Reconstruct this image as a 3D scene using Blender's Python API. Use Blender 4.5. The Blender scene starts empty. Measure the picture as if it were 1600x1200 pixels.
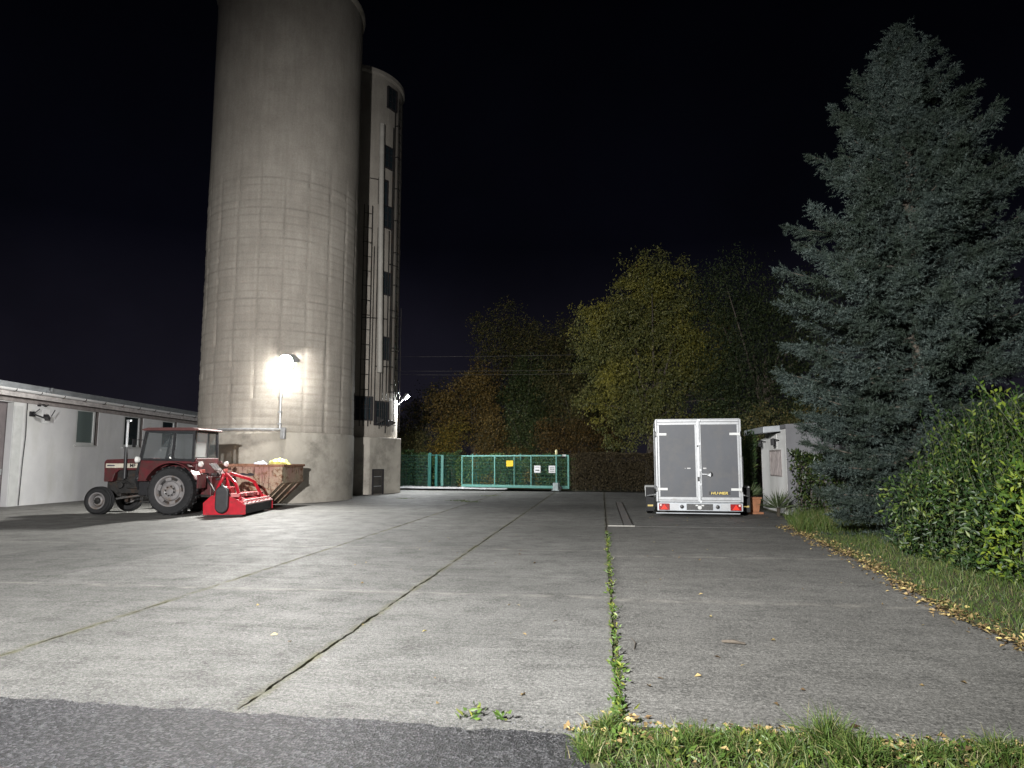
import bpy, bmesh, math, random
import numpy as np
from mathutils import Vector, Matrix
random.seed(7); RNG = np.random.default_rng(11)
PI = math.pi; R = math.radians
SC = bpy.context.scene; COL = SC.collection

# ------------------------------------------------------------------ materials
def nd(nt, typ, loc=None, **kw):
    n = nt.nodes.new(typ)
    for k, v in kw.items(): setattr(n, k, v)
    return n
def new_mat(name):
    m = bpy.data.materials.new(name); m.use_nodes = True
    nt = m.node_tree; b = nt.nodes['Principled BSDF']
    return m, nt, b
def coords(nt, scale=(1, 1, 1)):
    tc = nd(nt, 'ShaderNodeTexCoord'); mp = nd(nt, 'ShaderNodeMapping')
    mp.inputs['Scale'].default_value = scale
    nt.links.new(tc.outputs['Object'], mp.inputs['Vector'])
    return mp.outputs['Vector']
def noise(nt, vec, scale, detail=4, rough=.55):
    n = nd(nt, 'ShaderNodeTexNoise'); n.inputs['Scale'].default_value = scale
    n.inputs['Detail'].default_value = detail; n.inputs['Roughness'].default_value = rough
    nt.links.new(vec, n.inputs['Vector']); return n.outputs['Fac']
def ramp(nt, fac, stops, interp='LINEAR'):
    r = nd(nt, 'ShaderNodeValToRGB'); cr = r.color_ramp; cr.interpolation = interp
    while len(cr.elements) < len(stops): cr.elements.new(.5)
    for e, (p, c) in zip(cr.elements, stops):
        e.position = p; e.color = (c[0], c[1], c[2], 1) if not isinstance(c, (int, float)) else (c, c, c, 1)
    nt.links.new(fac, r.inputs['Fac']); return r.outputs['Color']
def mixc(nt, fac, a, b, mode='MIX'):
    m = nd(nt, 'ShaderNodeMix', data_type='RGBA', blend_type=mode)
    for s, v in ((m.inputs[0], fac), (m.inputs[6], a), (m.inputs[7], b)):
        if isinstance(v, (int, float)): s.default_value = v
        elif isinstance(v, tuple): s.default_value = (*v[:3], 1)
        else: nt.links.new(v, s)
    return m.outputs[2]
def math_(nt, op, a, b=None, c=None):
    m = nd(nt, 'ShaderNodeMath', operation=op)
    for s, v in zip(m.inputs, (a, b, c)):
        if v is None: continue
        if isinstance(v, (int, float)): s.default_value = v
        else: nt.links.new(v, s)
    return m.outputs[0]
def bump(nt, b, height, strength=.3, dist=.02):
    n = nd(nt, 'ShaderNodeBump'); n.inputs['Strength'].default_value = strength; n.inputs['Distance'].default_value = dist
    nt.links.new(height, n.inputs['Height']); nt.links.new(n.outputs['Normal'], b.inputs['Normal'])
def mat(name, c, rough=.6, metal=0., var=.25, scale=6., bmp=.15, bscale=60., dirt=None, dirt_amt=.5, dscale=3., bdist=.01):
    m, nt, b = new_mat(name); v = coords(nt)
    lo = tuple(max(0, x * (1 - var)) for x in c); hi = tuple(min(1, x * (1 + var)) for x in c)
    col = ramp(nt, noise(nt, v, scale, 6), [(.3, lo), (.7, hi)])
    if dirt:
        f = ramp(nt, noise(nt, v, dscale, 8, .7), [(1 - dirt_amt - .08 if dirt_amt < 1 else 0, 0.), (1 - dirt_amt + .12, 1.)])
        col = mixc(nt, f, col, dirt)
    nt.links.new(col, b.inputs['Base Color'])
    b.inputs['Roughness'].default_value = rough; b.inputs['Metallic'].default_value = metal
    if bmp: bump(nt, b, noise(nt, v, bscale, 4), bmp, bdist)
    return m
def leafmat(name, stops, rough=.5, spec=.4, patch=None, pscale=.8, patch_amt=(.45, .65), trans=0.25):
    m, nt, b = new_mat(name)
    g = nd(nt, 'ShaderNodeNewGeometry')
    col = ramp(nt, g.outputs['Random Per Island'], stops)
    if patch:
        f = ramp(nt, noise(nt, coords(nt), pscale, 3), [(patch_amt[0], 0.), (patch_amt[1], 1.)])
        col = mixc(nt, f, col, ramp(nt, g.outputs['Random Per Island'], patch))
    nt.links.new(col, b.inputs['Base Color'])
    b.inputs['Roughness'].default_value = rough; b.inputs['Specular IOR Level'].default_value = spec
    if trans:
        t = nd(nt, 'ShaderNodeBsdfTranslucent'); nt.links.new(col, t.inputs['Color'])
        mx = nd(nt, 'ShaderNodeMixShader'); mx.inputs[0].default_value = trans
        out = nt.nodes['Material Output']
        nt.links.new(b.outputs[0], mx.inputs[1]); nt.links.new(t.outputs[0], mx.inputs[2]); nt.links.new(mx.outputs[0], out.inputs['Surface'])
    return m
def emit(name, c, s):
    m, nt, b = new_mat(name)
    b.inputs['Base Color'].default_value = (*c, 1); b.inputs['Emission Color'].default_value = (*c, 1); b.inputs['Emission Strength'].default_value = s
    return m
def glassmat(name, tint=(.02, .03, .035), rough=.06, alpha=None):
    m, nt, b = new_mat(name)
    b.inputs['Base Color'].default_value = (*tint, 1); b.inputs['Roughness'].default_value = rough; b.inputs['IOR'].default_value = 1.5
    b.inputs['Specular IOR Level'].default_value = .6
    if alpha is not None:
        t = nd(nt, 'ShaderNodeBsdfTransparent'); mx = nd(nt, 'ShaderNodeMixShader'); mx.inputs[0].default_value = alpha
        nt.links.new(t.outputs[0], mx.inputs[1]); nt.links.new(b.outputs[0], mx.inputs[2])
        nt.links.new(mx.outputs[0], nt.nodes['Material Output'].inputs['Surface'])
    return m

# ------------------------------------------------------------------ mesh builder
class MB:
    def __init__(s): s.v = []; s.f = []
    def add(s, vs, fs):
        k = len(s.v); s.v += [tuple(p) for p in vs]; s.f += [tuple(i + k for i in f) for f in fs]; return s
    def box(s, x0, x1, y0, y1, z0, z1):
        return s.add([(x0,y0,z0),(x1,y0,z0),(x1,y1,z0),(x0,y1,z0),(x0,y0,z1),(x1,y0,z1),(x1,y1,z1),(x0,y1,z1)],
                     [(0,3,2,1),(4,5,6,7),(0,1,5,4),(1,2,6,5),(2,3,7,6),(3,0,4,7)])
    def cbox(s, c, d): return s.box(c[0]-d[0]/2, c[0]+d[0]/2, c[1]-d[1]/2, c[1]+d[1]/2, c[2]-d[2]/2, c[2]+d[2]/2)
    def obox(s, M, d):
        x, y, z = d[0]/2, d[1]/2, d[2]/2
        vs = [M @ Vector(p) for p in ((-x,-y,-z),(x,-y,-z),(x,y,-z),(-x,y,-z),(-x,-y,z),(x,-y,z),(x,y,z),(-x,y,z))]
        return s.add(vs, [(0,3,2,1),(4,5,6,7),(0,1,5,4),(1,2,6,5),(2,3,7,6),(3,0,4,7)])
    def tube(s, pts, r, n=8, caps=True):
        pts = [Vector(p) for p in pts]; m = len(pts)
        rs = r if isinstance(r, (list, tuple)) else [r]*m
        up = None; k = len(s.v)
        for i, p in enumerate(pts):
            t = (pts[min(i+1, m-1)] - pts[max(i-1, 0)]).normalized()
            if up is None:
                up = Vector((0,0,1)) if abs(t.z) < .9 else Vector((1,0,0))
            a = t.cross(up).normalized(); up = a.cross(t).normalized()
            for j in range(n):
                q = 2*PI*j/n; s.v.append(tuple(p + (a*math.cos(q) + up*math.sin(q))*rs[i]))
        for i in range(m-1):
            for j in range(n):
                s.f.append((k+i*n+j, k+i*n+(j+1)%n, k+(i+1)*n+(j+1)%n, k+(i+1)*n+j))
        if caps: s.f.append(tuple(k+j for j in range(n))[::-1]); s.f.append(tuple(k+(m-1)*n+j for j in range(n)))
        return s
    def bar(s, a, b, w, h):
        a, b = Vector(a), Vector(b); d = b-a; L = d.length; x = d.normalized()
        u = Vector((0,0,1)) if abs(x.z) < .95 else Vector((0,1,0))
        y = u.cross(x).normalized(); z = x.cross(y)
        M = Matrix((x, y, z)).transposed().to_4x4(); M.translation = (a+b)/2
        return s.obox(M, (L, w, h))
    def lathe(s, prof, o=(0,0,0), ax='z', n=32, cap=True):
        k = len(s.v); m = len(prof)
        for (r, h) in prof:
            for j in range(n):
                q = 2*PI*j/n; c, d = r*math.cos(q), r*math.sin(q)
                p = (c, d, h) if ax == 'z' else ((c, h, d) if ax == 'y' else (h, c, d))
                s.v.append((p[0]+o[0], p[1]+o[1], p[2]+o[2]))
        for i in range(m-1):
            for j in range(n):
                s.f.append((k+i*n+j, k+i*n+(j+1)%n, k+(i+1)*n+(j+1)%n, k+(i+1)*n+j))
        if cap and prof[0][0] > 1e-4: s.f.append(tuple(k+j for j in range(n))[::-1])
        if cap and prof[-1][0] > 1e-4: s.f.append(tuple(k+(m-1)*n+j for j in range(n)))
        return s
    def prism(s, poly, a, b, plane='xz'):
        n = len(poly)
        def P(u, w, t): return (u, t, w) if plane == 'xz' else ((u, w, t) if plane == 'xy' else (t, u, w))
        vs = [P(u, w, a) for u, w in poly] + [P(u, w, b) for u, w in poly]
        fs = [tuple(range(n))[::-1], tuple(range(n, 2*n))] + [(i, (i+1)%n, n+(i+1)%n, n+i) for i in range(n)]
        return s.add(vs, fs)
    def build(s, name, material, parent=None, smooth=None, bevel=0, loc=None, rotz=0):
        me = bpy.data.meshes.new(name); me.from_pydata(s.v, [], s.f)
        bm = bmesh.new(); bm.from_mesh(me); bmesh.ops.recalc_face_normals(bm, faces=bm.faces); bm.to_mesh(me); bm.free()
        return link(name, me, material, parent, smooth, bevel, loc, rotz)
def link(name, me, material, parent=None, smooth=None, bevel=0, loc=None, rotz=0):
    if material: me.materials.append(material)
    o = bpy.data.objects.new(name, me); COL.objects.link(o)
    if parent: o.parent = parent
    if smooth:
        me.shade_smooth(); me.set_sharp_from_angle(angle=R(smooth))
    if bevel:
        b = o.modifiers.new('bevel', 'BEVEL'); b.width = bevel; b.segments = 2; b.limit_method = 'ANGLE'; b.angle_limit = R(40)
    if loc: o.location = loc
    if rotz: o.rotation_euler.z = rotz
    return o
def tag(o, label=None, cat=None, group=None, kind=None):
    for k, v in (('label', label), ('category', cat), ('group', group), ('kind', kind)):
        if v: o[k] = v
    return o
def thing(name, label, cat, loc=(0,0,0), rotz=0, group=None):
    o = bpy.data.objects.new(name, None); o.empty_display_size = .2; COL.objects.link(o)
    o.location = loc; o.rotation_euler.z = rotz
    return tag(o, label, cat, group)
def text_mesh(body, size, extrude=.002, bold=False):
    cu = bpy.data.curves.new('t', 'FONT'); cu.body = body; cu.size = size; cu.extrude = extrude; cu.align_x = 'CENTER'; cu.align_y = 'CENTER'
    if bold: cu.offset = size*.02
    o = bpy.data.objects.new('t', cu); COL.objects.link(o)
    bpy.context.view_layer.update()
    me = bpy.data.meshes.new_from_object(o.evaluated_get(bpy.context.evaluated_depsgraph_get()))
    bpy.data.objects.remove(o); bpy.data.curves.remove(cu); return me

# numpy meshes for foliage
def np_mesh(name, V, F):
    me = bpy.data.meshes.new(name); V = np.asarray(V, np.float32); F = np.asarray(F, np.int32); n, k = F.shape
    me.vertices.add(len(V)); me.vertices.foreach_set('co', V.ravel())
    me.loops.add(n*k); me.loops.foreach_set('vertex_index', F.ravel())
    me.polygons.add(n); me.polygons.foreach_set('loop_start', np.arange(0, n*k, k, dtype=np.int32))
    me.polygons.foreach_set('loop_total', np.full(n, k, np.int32))
    me.update(calc_edges=True); return me
def unit(a): return a/np.maximum(np.linalg.norm(a, axis=-1, keepdims=True), 1e-9)
def rdir(n): return unit(RNG.normal(size=(n, 3)))
def leaves(P, A, L, W, fold=.25, N=None):
    """folded leaf-shaped blades: P base points, A axes; four points, two triangles each"""
    n = len(P); A = unit(A)
    if N is None: N = rdir(n)
    B = unit(np.cross(A, N)); N = np.cross(B, A)
    L = np.broadcast_to(L, n)[:, None]; W = np.broadcast_to(W, n)[:, None]
    m = P + A*L*.45 + N*W*fold
    V = np.stack([P, m + B*W*.5, P + A*L, m - B*W*.5], 1).reshape(-1, 3)
    i = np.arange(n)[:, None]*4
    F = np.concatenate([i + [0, 1, 2], i + [0, 2, 3]], 1).reshape(-1, 3)
    return V, F
def spikes(P, A, L, W):
    n = len(P); A = unit(A); B = unit(np.cross(A, rdir(n)))
    L = np.broadcast_to(L, n)[:, None]; W = np.broadcast_to(W, n)[:, None]
    V = np.stack([P - B*W*.5, P + B*W*.5, P + A*L], 1).reshape(-1, 3)
    return V, np.arange(n*3).reshape(-1, 3)
def leaf_obj(name, P, A, L, W, material, parent=None, fold=.25, N=None):
    return link(name, np_mesh(name, *leaves(P, A, L, W, fold, N)), material, parent)
def U(a, b, n=None): return RNG.uniform(a, b, n)

# ------------------------------------------------------------------ palette
M = {}
M['white_metal'] = mat('white painted metal', (.62,.63,.62), .4, .0, .08, 4, .05, dirt=(.35,.33,.29), dirt_amt=.3)
M['alu'] = mat('brushed aluminium', (.37,.38,.39), .45, .25, .1, 9, .06, 90, dirt=(.26,.25,.23), dirt_amt=.36, dscale=5)
M['zinc'] = mat('zinc sheet', (.36,.38,.4), .45, .4, .15, 5, .05)
M['black'] = mat('black rubber', (.011,.011,.012), .75, 0, .4, 14, .25)
M['black_paint'] = mat('black paint', (.018,.018,.02), .45, 0, .3, 8, .06)
M['dark_steel'] = mat('dark steel', (.032,.031,.03), .55, .4, .4, 8, .2, dirt=(.09,.05,.03), dirt_amt=.4)
M['steel'] = mat('galvanised steel', (.4,.41,.42), .45, .5, .2, 12, .1)
M['rim_silver'] = mat('silver wheel paint', (.2,.19,.19), .5, .1, .15, 10, .12, dirt=(.14,.1,.07), dirt_amt=.42, dscale=5)
M['tractor_red'] = mat('faded tractor red', (.09,.009,.013), .5, 0, .3, 5, .1, dirt=(.055,.022,.02), dirt_amt=.5, dscale=4)
M['bright_red'] = mat('new red paint', (.4,.01,.022), .3, 0, .2, 5, .03, dirt=(.17,.03,.03), dirt_amt=.4, dscale=7)
M['cream'] = mat('cream decal', (.5,.46,.38), .5, 0, .1)
M['lens_white'] = mat('white lamp lens', (.75,.75,.72), .15, 0, .05)
M['glass'] = glassmat('window glass')
M['cab_glass'] = glassmat('cab glass', (.1,.115,.12), .08, .3)
M['concrete_tower'] = mat('tower concrete', (.4,.37,.32), .85, 0, .16, 1.2, .35, 30, dirt=(.19,.175,.15), dirt_amt=.42, dscale=.7)
M['window_dark'] = mat('dark steel window', (.035,.032,.036), .5, .2, .3)

# ------------------------------------------------------------------ camera
cam = bpy.data.cameras.new('camera'); co = bpy.data.objects.new('camera', cam); COL.objects.link(co)
co.location = (0, 0, 1.6); co.rotation_euler = (R(90 + 6.29), 0, R(7.34))
cam.sensor_width = 36; cam.lens = 24.3; cam.clip_end = 2000; cam.clip_start = .05
SC.camera = co

# ------------------------------------------------------------------ night sky
w = bpy.data.worlds.new('World'); SC.world = w; w.use_nodes = True
nt = w.node_tree; bg = nt.nodes['Background']
tc = nd(nt, 'ShaderNodeTexCoord'); sep = nd(nt, 'ShaderNodeSeparateXYZ'); nt.links.new(tc.outputs['Generated'], sep.inputs[0])
grad = ramp(nt, sep.outputs[2], [(0., (.0105,.0095,.0145)), (.12, (.0075,.007,.0115)), (.3, (.0014,.0015,.0032)), (.6, (.0004,.0005,.0011))])
cl = ramp(nt, noise(nt, tc.outputs['Generated'], 3.2, 5), [(.35, .75), (.7, 1.25)])
nt.links.new(mixc(nt, 1., grad, cl, 'MULTIPLY'), bg.inputs['Color']); bg.inputs['Strength'].default_value = 1.0

# ------------------------------------------------------------------ ground materials
def concrete_mat(name, lo, hi, stain, cross, rough=.5, left_dirt=False, spec=.5, bst=.5, streak=1.0, moss=()):
    m, nt, b = new_mat(name); v = coords(nt)
    tcn = nd(nt, 'ShaderNodeTexCoord'); sp = nd(nt, 'ShaderNodeSeparateXYZ'); nt.links.new(tcn.outputs['Object'], sp.inputs[0])
    big = noise(nt, v, .35, 6, .6); mid = noise(nt, v, 2.2, 8, .68)
    st = noise(nt, coords(nt, (.55, 5.5, 1)), 1.4, 7, .7)
    fine = noise(nt, v, 85, 3, .7)
    col = ramp(nt, big, [(.33, lo), (.66, hi)])
    col = mixc(nt, ramp(nt, mid, [(.46, 0.), (.72, .75)]), col, stain)
    col = mixc(nt, .55*streak, col, ramp(nt, st, [(.3, .45), (.68, 1.0)]), 'MULTIPLY')
    col = mixc(nt, 1., col, ramp(nt, fine, [(.3, .42), (.66, 1.3)]), 'MULTIPLY')
    col = mixc(nt, .8, col, ramp(nt, noise(nt, v, 38, 3, .75), [(.34, .55), (.62, 1.2)]), 'MULTIPLY')
    vg = nd(nt, 'ShaderNodeTexVoronoi'); vg.inputs['Scale'].default_value = 48; nt.links.new(v, vg.inputs['Vector']); sg = nd(nt, 'ShaderNodeSeparateColor'); nt.links.new(vg.outputs['Color'], sg.inputs[0])
    col = mixc(nt, ramp(nt, mid, [(.35, .35), (.65, .9)]), col, ramp(nt, sg.outputs[0], [(.05, .62), (.5, .98), (.95, 1.4)]), 'MULTIPLY')
    # pale worn bands along the cross joints of the bays
    yw = math_(nt, 'ADD', sp.outputs[1], math_(nt, 'MULTIPLY', noise(nt, v, 1.3, 5), .3))
    for y0, wd in cross:
        d = math_(nt, 'ABSOLUTE', math_(nt, 'SUBTRACT', yw, y0 + .15))
        f = ramp(nt, math_(nt, 'DIVIDE', d, wd), [(0., 1.), (1., 0.)])
        f = math_(nt, 'MULTIPLY', f, ramp(nt, noise(nt, v, 3.5, 4), [(.38, .0), (.6, .55)]))
        col = mixc(nt, f, col, (.36,.345,.31))
    xw = math_(nt, 'ADD', sp.outputs[0], math_(nt, 'MULTIPLY', math_(nt, 'SUBTRACT', noise(nt, v, 6, 5), .5), .09))
    for x0 in moss:
        d = math_(nt, 'ABSOLUTE', math_(nt, 'SUBTRACT', xw, x0))
        f = math_(nt, 'MULTIPLY', ramp(nt, d, [(.015, 1.), (.075, 0.)]), ramp(nt, noise(nt, v, 2.6, 4), [(.38, .15), (.62, .95)]))
        col = mixc(nt, f, col, (.12,.115,.065))
    wn = nd(nt, 'ShaderNodeTexWhiteNoise'); wn.noise_dimensions = '2D'; cx_ = nd(nt, 'ShaderNodeCombineXYZ')
    nt.links.new(math_(nt, 'FLOOR', math_(nt, 'DIVIDE', math_(nt, 'ADD', sp.outputs[0], 4.94), 2.59)), cx_.inputs[0]); nt.links.new(math_(nt, 'FLOOR', math_(nt, 'DIVIDE', math_(nt, 'SUBTRACT', sp.outputs[1], .02), 4.2)), cx_.inputs[1])
    nt.links.new(cx_.outputs[0], wn.inputs['Vector']); col = mixc(nt, 1., col, ramp(nt, wn.outputs['Value'], [(0., .84), (1., 1.1)]), 'MULTIPLY')
    col = mixc(nt, ramp(nt, noise(nt, v, 7.5, 2), [(.7, 0.), (.75, .55)]), col, (.06,.058,.054))
    # old oil and damp marks
    f = ramp(nt, noise(nt, coords(nt, (.8, 1.3, 1)), 1.05, 9, .72), [(.6, 0.), (.7, .5)])
    col = mixc(nt, f, col, (.1,.097,.09))
    nt.links.new(col, b.inputs['Base Color'])
    nt.links.new(ramp(nt, mid, [(.3, rough - .05), (.7, min(1, rough + .16))]), b.inputs['Roughness'])
    b.inputs['Specular IOR Level'].default_value = spec
    h = math_(nt, 'ADD', math_(nt, 'MULTIPLY', fine, .5), math_(nt, 'MULTIPLY', noise(nt, v, 28, 5, .7), .9))
    h = math_(nt, 'ADD', h, math_(nt, 'MULTIPLY', st, 1.1))
    bump(nt, b, h, bst, .012)
    return m
M['yard'] = concrete_mat('worn yard concrete', (.18,.178,.168), (.28,.277,.262), (.125,.123,.116), [(8.4, .11), (12.6, .08), (17.1, .08), (21.5, .06)], .66, spec=.24, bst=1., moss=(-4.94, -2.35, .1))
M['apron'] = concrete_mat('older dark concrete', (.165,.161,.15), (.24,.235,.22), (.11,.108,.101), [(8.3, .16), (12.05, .15), (14.8, .05)], .66, spec=.3, bst=1., streak=.8, moss=())
m, nt, b = new_mat('coarse asphalt'); v = coords(nt)
vor = nd(nt, 'ShaderNodeTexVoronoi'); vor.inputs['Scale'].default_value = 62; nt.links.new(v, vor.inputs['Vector'])
sc_ = nd(nt, 'ShaderNodeSeparateColor'); nt.links.new(vor.outputs['Color'], sc_.inputs[0])
col = mixc(nt, .6, ramp(nt, sc_.outputs[0], [(.1, (.01,.01,.011)), (.6, (.03,.03,.033)), (.95, (.1,.1,.106))]), ramp(nt, noise(nt, v, .9, 5), [(.3, .5), (.7, 1.)]), 'MULTIPLY')
nt.links.new(col, b.inputs['Base Color']); b.inputs['Roughness'].default_value = .6
bump(nt, b, math_(nt, 'ADD', vor.outputs['Distance'], noise(nt, v, 120, 3, .7)), .9, .012); M['asphalt'] = m
M['soil'] = mat('dark soil', (.05,.04,.028), .95, 0, .4, 5, .5, 40, bdist=.03)
M['verge'] = mat('mossy verge soil', (.05,.062,.022), .95, 0, .5, 3, .5, 40, dirt=(.075,.055,.03), dirt_amt=.5, bdist=.03)

def jag(a, b, step=.06, amp=.012, seed=0):
    """irregular slab edge from a to b"""
    rr = random.Random(seed); a, b = Vector(a), Vector(b); n = max(2, int((b-a).length/step)); nv = Vector((-(b-a).y, (b-a).x)).normalized()
    w_ = 0; out = []
    for i in range(n+1):
        w_ = w_*.8 + rr.uniform(-1, 1)*amp*.5
        out.append((a + (b-a)*i/n) + nv*(w_ + rr.uniform(-1, 1)*amp*.35))
    return out
def strip(mb, left, right, z, depth=.05):
    """slab between two edge polylines, with its side faces"""
    n = min(len(left), len(right)); k = len(mb.v)
    for i in range(n):
        l, r_ = left[i], right[i]
        mb.v += [(l[0], l[1], z), (r_[0], r_[1], z), (l[0], l[1], z-depth), (r_[0], r_[1], z-depth)]
    for i in range(n-1):
        a = k+4*i
        mb.f += [(a, a+1, a+5, a+4), (a, a+4, a+6, a+2), (a+1, a+3, a+7, a+5)]
    mb.f += [(k, k+2, k+3, k+1), (k+4*(n-1), k+4*(n-1)+1, k+4*(n-1)+3, k+4*(n-1)+2)]

g = MB(); g.box(-600, 600, -300, 900, -.5, -.022); tag(g.build('ground', M['soil']), kind='structure')
y = MB(); NY = 620
yf = [4.47, 4.44, 4.36, 4.27]; xs = [-42, -4.93, -2.36, .065]
for k_, (xa, xb) in enumerate(((-42, -4.951), (-4.929, -2.361), (-2.339, .075))):
    y0 = 4.1
    L = jag((xa, y0 + .02), (xa, 40.5), .05, .018 if k_ else .001, 3+k_); Rr = jag((xb, y0 - (.02 if k_ else 0)), (xb, 40.5), .05, .018, 13+k_)
    n = min(len(L), len(Rr)); strip(y, L[:n], Rr[:n], 0)
L = jag((.125, 17.38), (.125, 36.2), .08, .006, 33); Rr = jag((9.5, 17.3), (9.5, 36.2), .08, .004, 34); n = min(len(L), len(Rr)); strip(y, L[:n], Rr[:n], -.002)
tag(y.build('concrete_yard', M['yard']), kind='structure')
a = MB(); L = jag((.12, 4.5), (.12, 17.33), .06, .012, 41); Rr = jag((9, 4.5), (9, 17.33), .06, .01, 42); n = min(len(L), len(Rr)); strip(a, L[:n], Rr[:n], -.004)
tag(a.build('concrete_apron', M['apron']), kind='structure')
# asphalt road in front of the slabs
def sheet(name, poly, z, material, kind='structure'):
    me = bpy.data.meshes.new(name); bm = bmesh.new()
    vs = [bm.verts.new((p[0], p[1], z)) for p in poly]; f = bm.faces.new(vs)
    if f.normal.z < 0: bmesh.ops.reverse_faces(bm, faces=[f])
    bmesh.ops.triangulate(bm, faces=bm.faces, ngon_method='EAR_CLIP'); bm.to_mesh(me); bm.free()
    return tag(link(name, me, material), kind=kind)
edge = jag((-42, 4.49), (-4.9, 4.46), .12, .02, 51) + jag((-4.8, 4.455), (-.2, 4.26), .035, .035, 52) + jag((-.15, 4.24), (-.02, 3.3), .05, .03, 53) + jag((.0, 3.2), (.1, .8), .1, .05, 54)
az_ = .0028; am_ = MB(); far = [p for p in edge if p[0] <= -.2 and p[1] > 4]; near = [p for p in edge if p[1] < 4.3 and p[0] > -.25][1:]
for p, q in zip(far[:-1], far[1:]): am_.add([(p[0], -40, az_), (q[0], -40, az_), (q[0], q[1], az_), (p[0], p[1], az_)], [(0,1,2,3)])
xl = far[-1][0]; near = [Vector((xl+.001, far[-1][1]))] + sorted(near, key=lambda p: -p[1])
for p, q in zip(near[:-1], near[1:]): am_.add([(xl, q[1], az_), (q[0], q[1], az_), (p[0], p[1], az_), (xl, p[1], az_)], [(0,1,2,3)])
yl = near[-1][1]; am_.add([(xl, -40, az_), (40, -40, az_), (40, yl, az_), (xl, yl, az_)], [(0,1,2,3)])
tag(am_.build('asphalt_road', M['asphalt']), kind='structure')
# a second sheet of soil under the grass strip and the long verge on the right
pts = [(3.75, 2.5), (3.66, 5), (3.57, 6.66), (3.58, 7.95), (3.8, 9.8), (4.02, 11.65), (4.17, 14), (4.3, 16.6), (4.55, 18), (4.95, 20), (5.15, 21.2), (5.2, 36), (5.2, 60)]
vedge = []
for p, q in zip(pts[:-1], pts[1:]): vedge += [tuple(k) for k in jag(p, q, .08, .03, int(p[1]*10))][:-1]
sheet('verge', vedge + [(5.2, 60), (60, 60), (60, 2.5)], .006, M['verge'])
sheet('grass_strip', [tuple(p) for p in jag((-.04, 4.28), (3.9, 4.42), .05, .05, 61)] + [(30, 4.4), (30, .5), (-.3, .5), (-.3, 4.2)], .002, M['verge'])
sheet('verge_behind_gate', [(-60, 41.2), (-12.5, 41.6), (-8, 40.3), (-1.6, 37.1), (-1.5, 36.1), (5.1, 35.1), (60, 35), (60, 120), (-60, 120)], .009, M['verge'])
# pale edging strip across the bay and the drain
e = MB(); e.box(.14, .78, 17.33, 17.46, -.02, .014); tag(e.build('kerb_strip', mat('pale edging concrete', (.34,.33,.3), .8, 0, .2)), kind='structure')
dr = thing('drain_channel', 'narrow steel drainage channel set in the concrete beside the box trailer', 'drain', (.63, 17.5, 0))
d = MB(); d.box(-.13, -.1, 0, 9.6, -.02, .012); d.box(.1, .13, 0, 9.6, -.02, .012); d.build('frame', M['dark_steel'], dr)
d = MB()
for i in range(190): d.box(-.1, .1, i*.05+.01, i*.05+.03, -.01, .008)
d.box(-.02, .02, 0, 9.6, -.012, .004); d.build('grate', M['dark_steel'], dr)

# ------------------------------------------------------------------ silo
S0 = (-13.34, 27.31); RS = 3.05
m, nt, b = new_mat('board marked concrete'); v = coords(nt)
geo = nd(nt, 'ShaderNodeTexCoord')
col = ramp(nt, noise(nt, v, .55, 7, .62), [(.32, (.35,.318,.275)), (.68, (.47,.432,.378))])
col = mixc(nt, .4, col, ramp(nt, noise(nt, coords(nt, (3, 3, .35)), 1.5, 6, .7), [(.3, .6), (.7, 1.1)]), 'MULTIPLY')
col = mixc(nt, .4, col, ramp(nt, noise(nt, v, 18, 5, .7), [(.3, .55), (.7, 1.15)]), 'MULTIPLY')
at = nd(nt, 'ShaderNodeAttribute'); at.attribute_name = 'seam'
col = mixc(nt, math_(nt, 'MULTIPLY', at.outputs['Fac'], ramp(nt, noise(nt, v, 1.1, 5, .6), [(.36, .1), (.6, .95)])), col, (.11,.1,.085))
nt.links.new(col, b.inputs['Base Color']); b.inputs['Roughness'].default_value = .9; b.inputs['Specular IOR Level'].default_value = .2
bump(nt, b, math_(nt, 'ADD', noise(nt, v, 22, 6, .7), noise(nt, coords(nt, (1, 1, 6)), 5, 4)), .35, .015); M['silo'] = m
silo = thing('grain_silo', 'huge round concrete silo with a floodlight on its board marked wall', 'silo', (S0[0], S0[1], 0))
def board_shaft(r, z0, z1, zform, ncol, brd, seed, jump=12):
    """cylinder of concrete cast against boards: every board face bulges and steps a little"""
    rr = random.Random(seed); na = ncol*jump; dz = brd/5; nz = int((z1-z0)/dz)+1
    off = {}; skip = {}
    rows = int((z1-z0)/brd)+2
    for c in range(ncol):
        shift = rr.random()
        for k in range(rows):
            off[c, k] = (rr.uniform(-.010, .010), rr.uniform(.3, 1.0), rr.random() < .2)
    V = []; F = []; SM = []
    for i in range(nz+1):
        z = z0 + (z1-z0)*i/nz
        for j in range(na):
            q = 2*PI*j/na; c = j//jump; u = (j % jump)/jump; k = int((z-z0)/brd); wv = ((z-z0)/brd) % 1
            f = min(1, max(0, (zform-z)/1.2)) if z > zform-1.2 else 1
            o_, am, flat = off[c, min(k, rows-1)]
            pil = (1-(2*wv-1)**4)*(1-abs(2*u-1)**10)
            d = o_ + (.018*am*pil if not flat else .012)
            if u == 0: d -= .02
            # some panel lifts stand a little proud
            d += .006*math.sin(q*3+k//5*1.7)
            rad = r + d*f
            V.append((rad*math.cos(q), rad*math.sin(q), z))
            hs_ = 1.0 if (wv < .1 or wv > .9) else 0.
            SM.append(f*max((.42 if k % 4 == 0 else .26 if off[c, min(k, rows-1)][1] > .6 else .12)*hs_, .34 if u == 0 else 0))
    for i in range(nz):
        for j in range(na):
            F.append((i*na+j, i*na+(j+1)%na, (i+1)*na+(j+1)%na, (i+1)*na+j))
    me = np_mesh('shaft', V, F); a_ = me.attributes.new('seam', 'FLOAT', 'POINT'); a_.data.foreach_set('value', np.array(SM, np.float32)); return me
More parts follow.
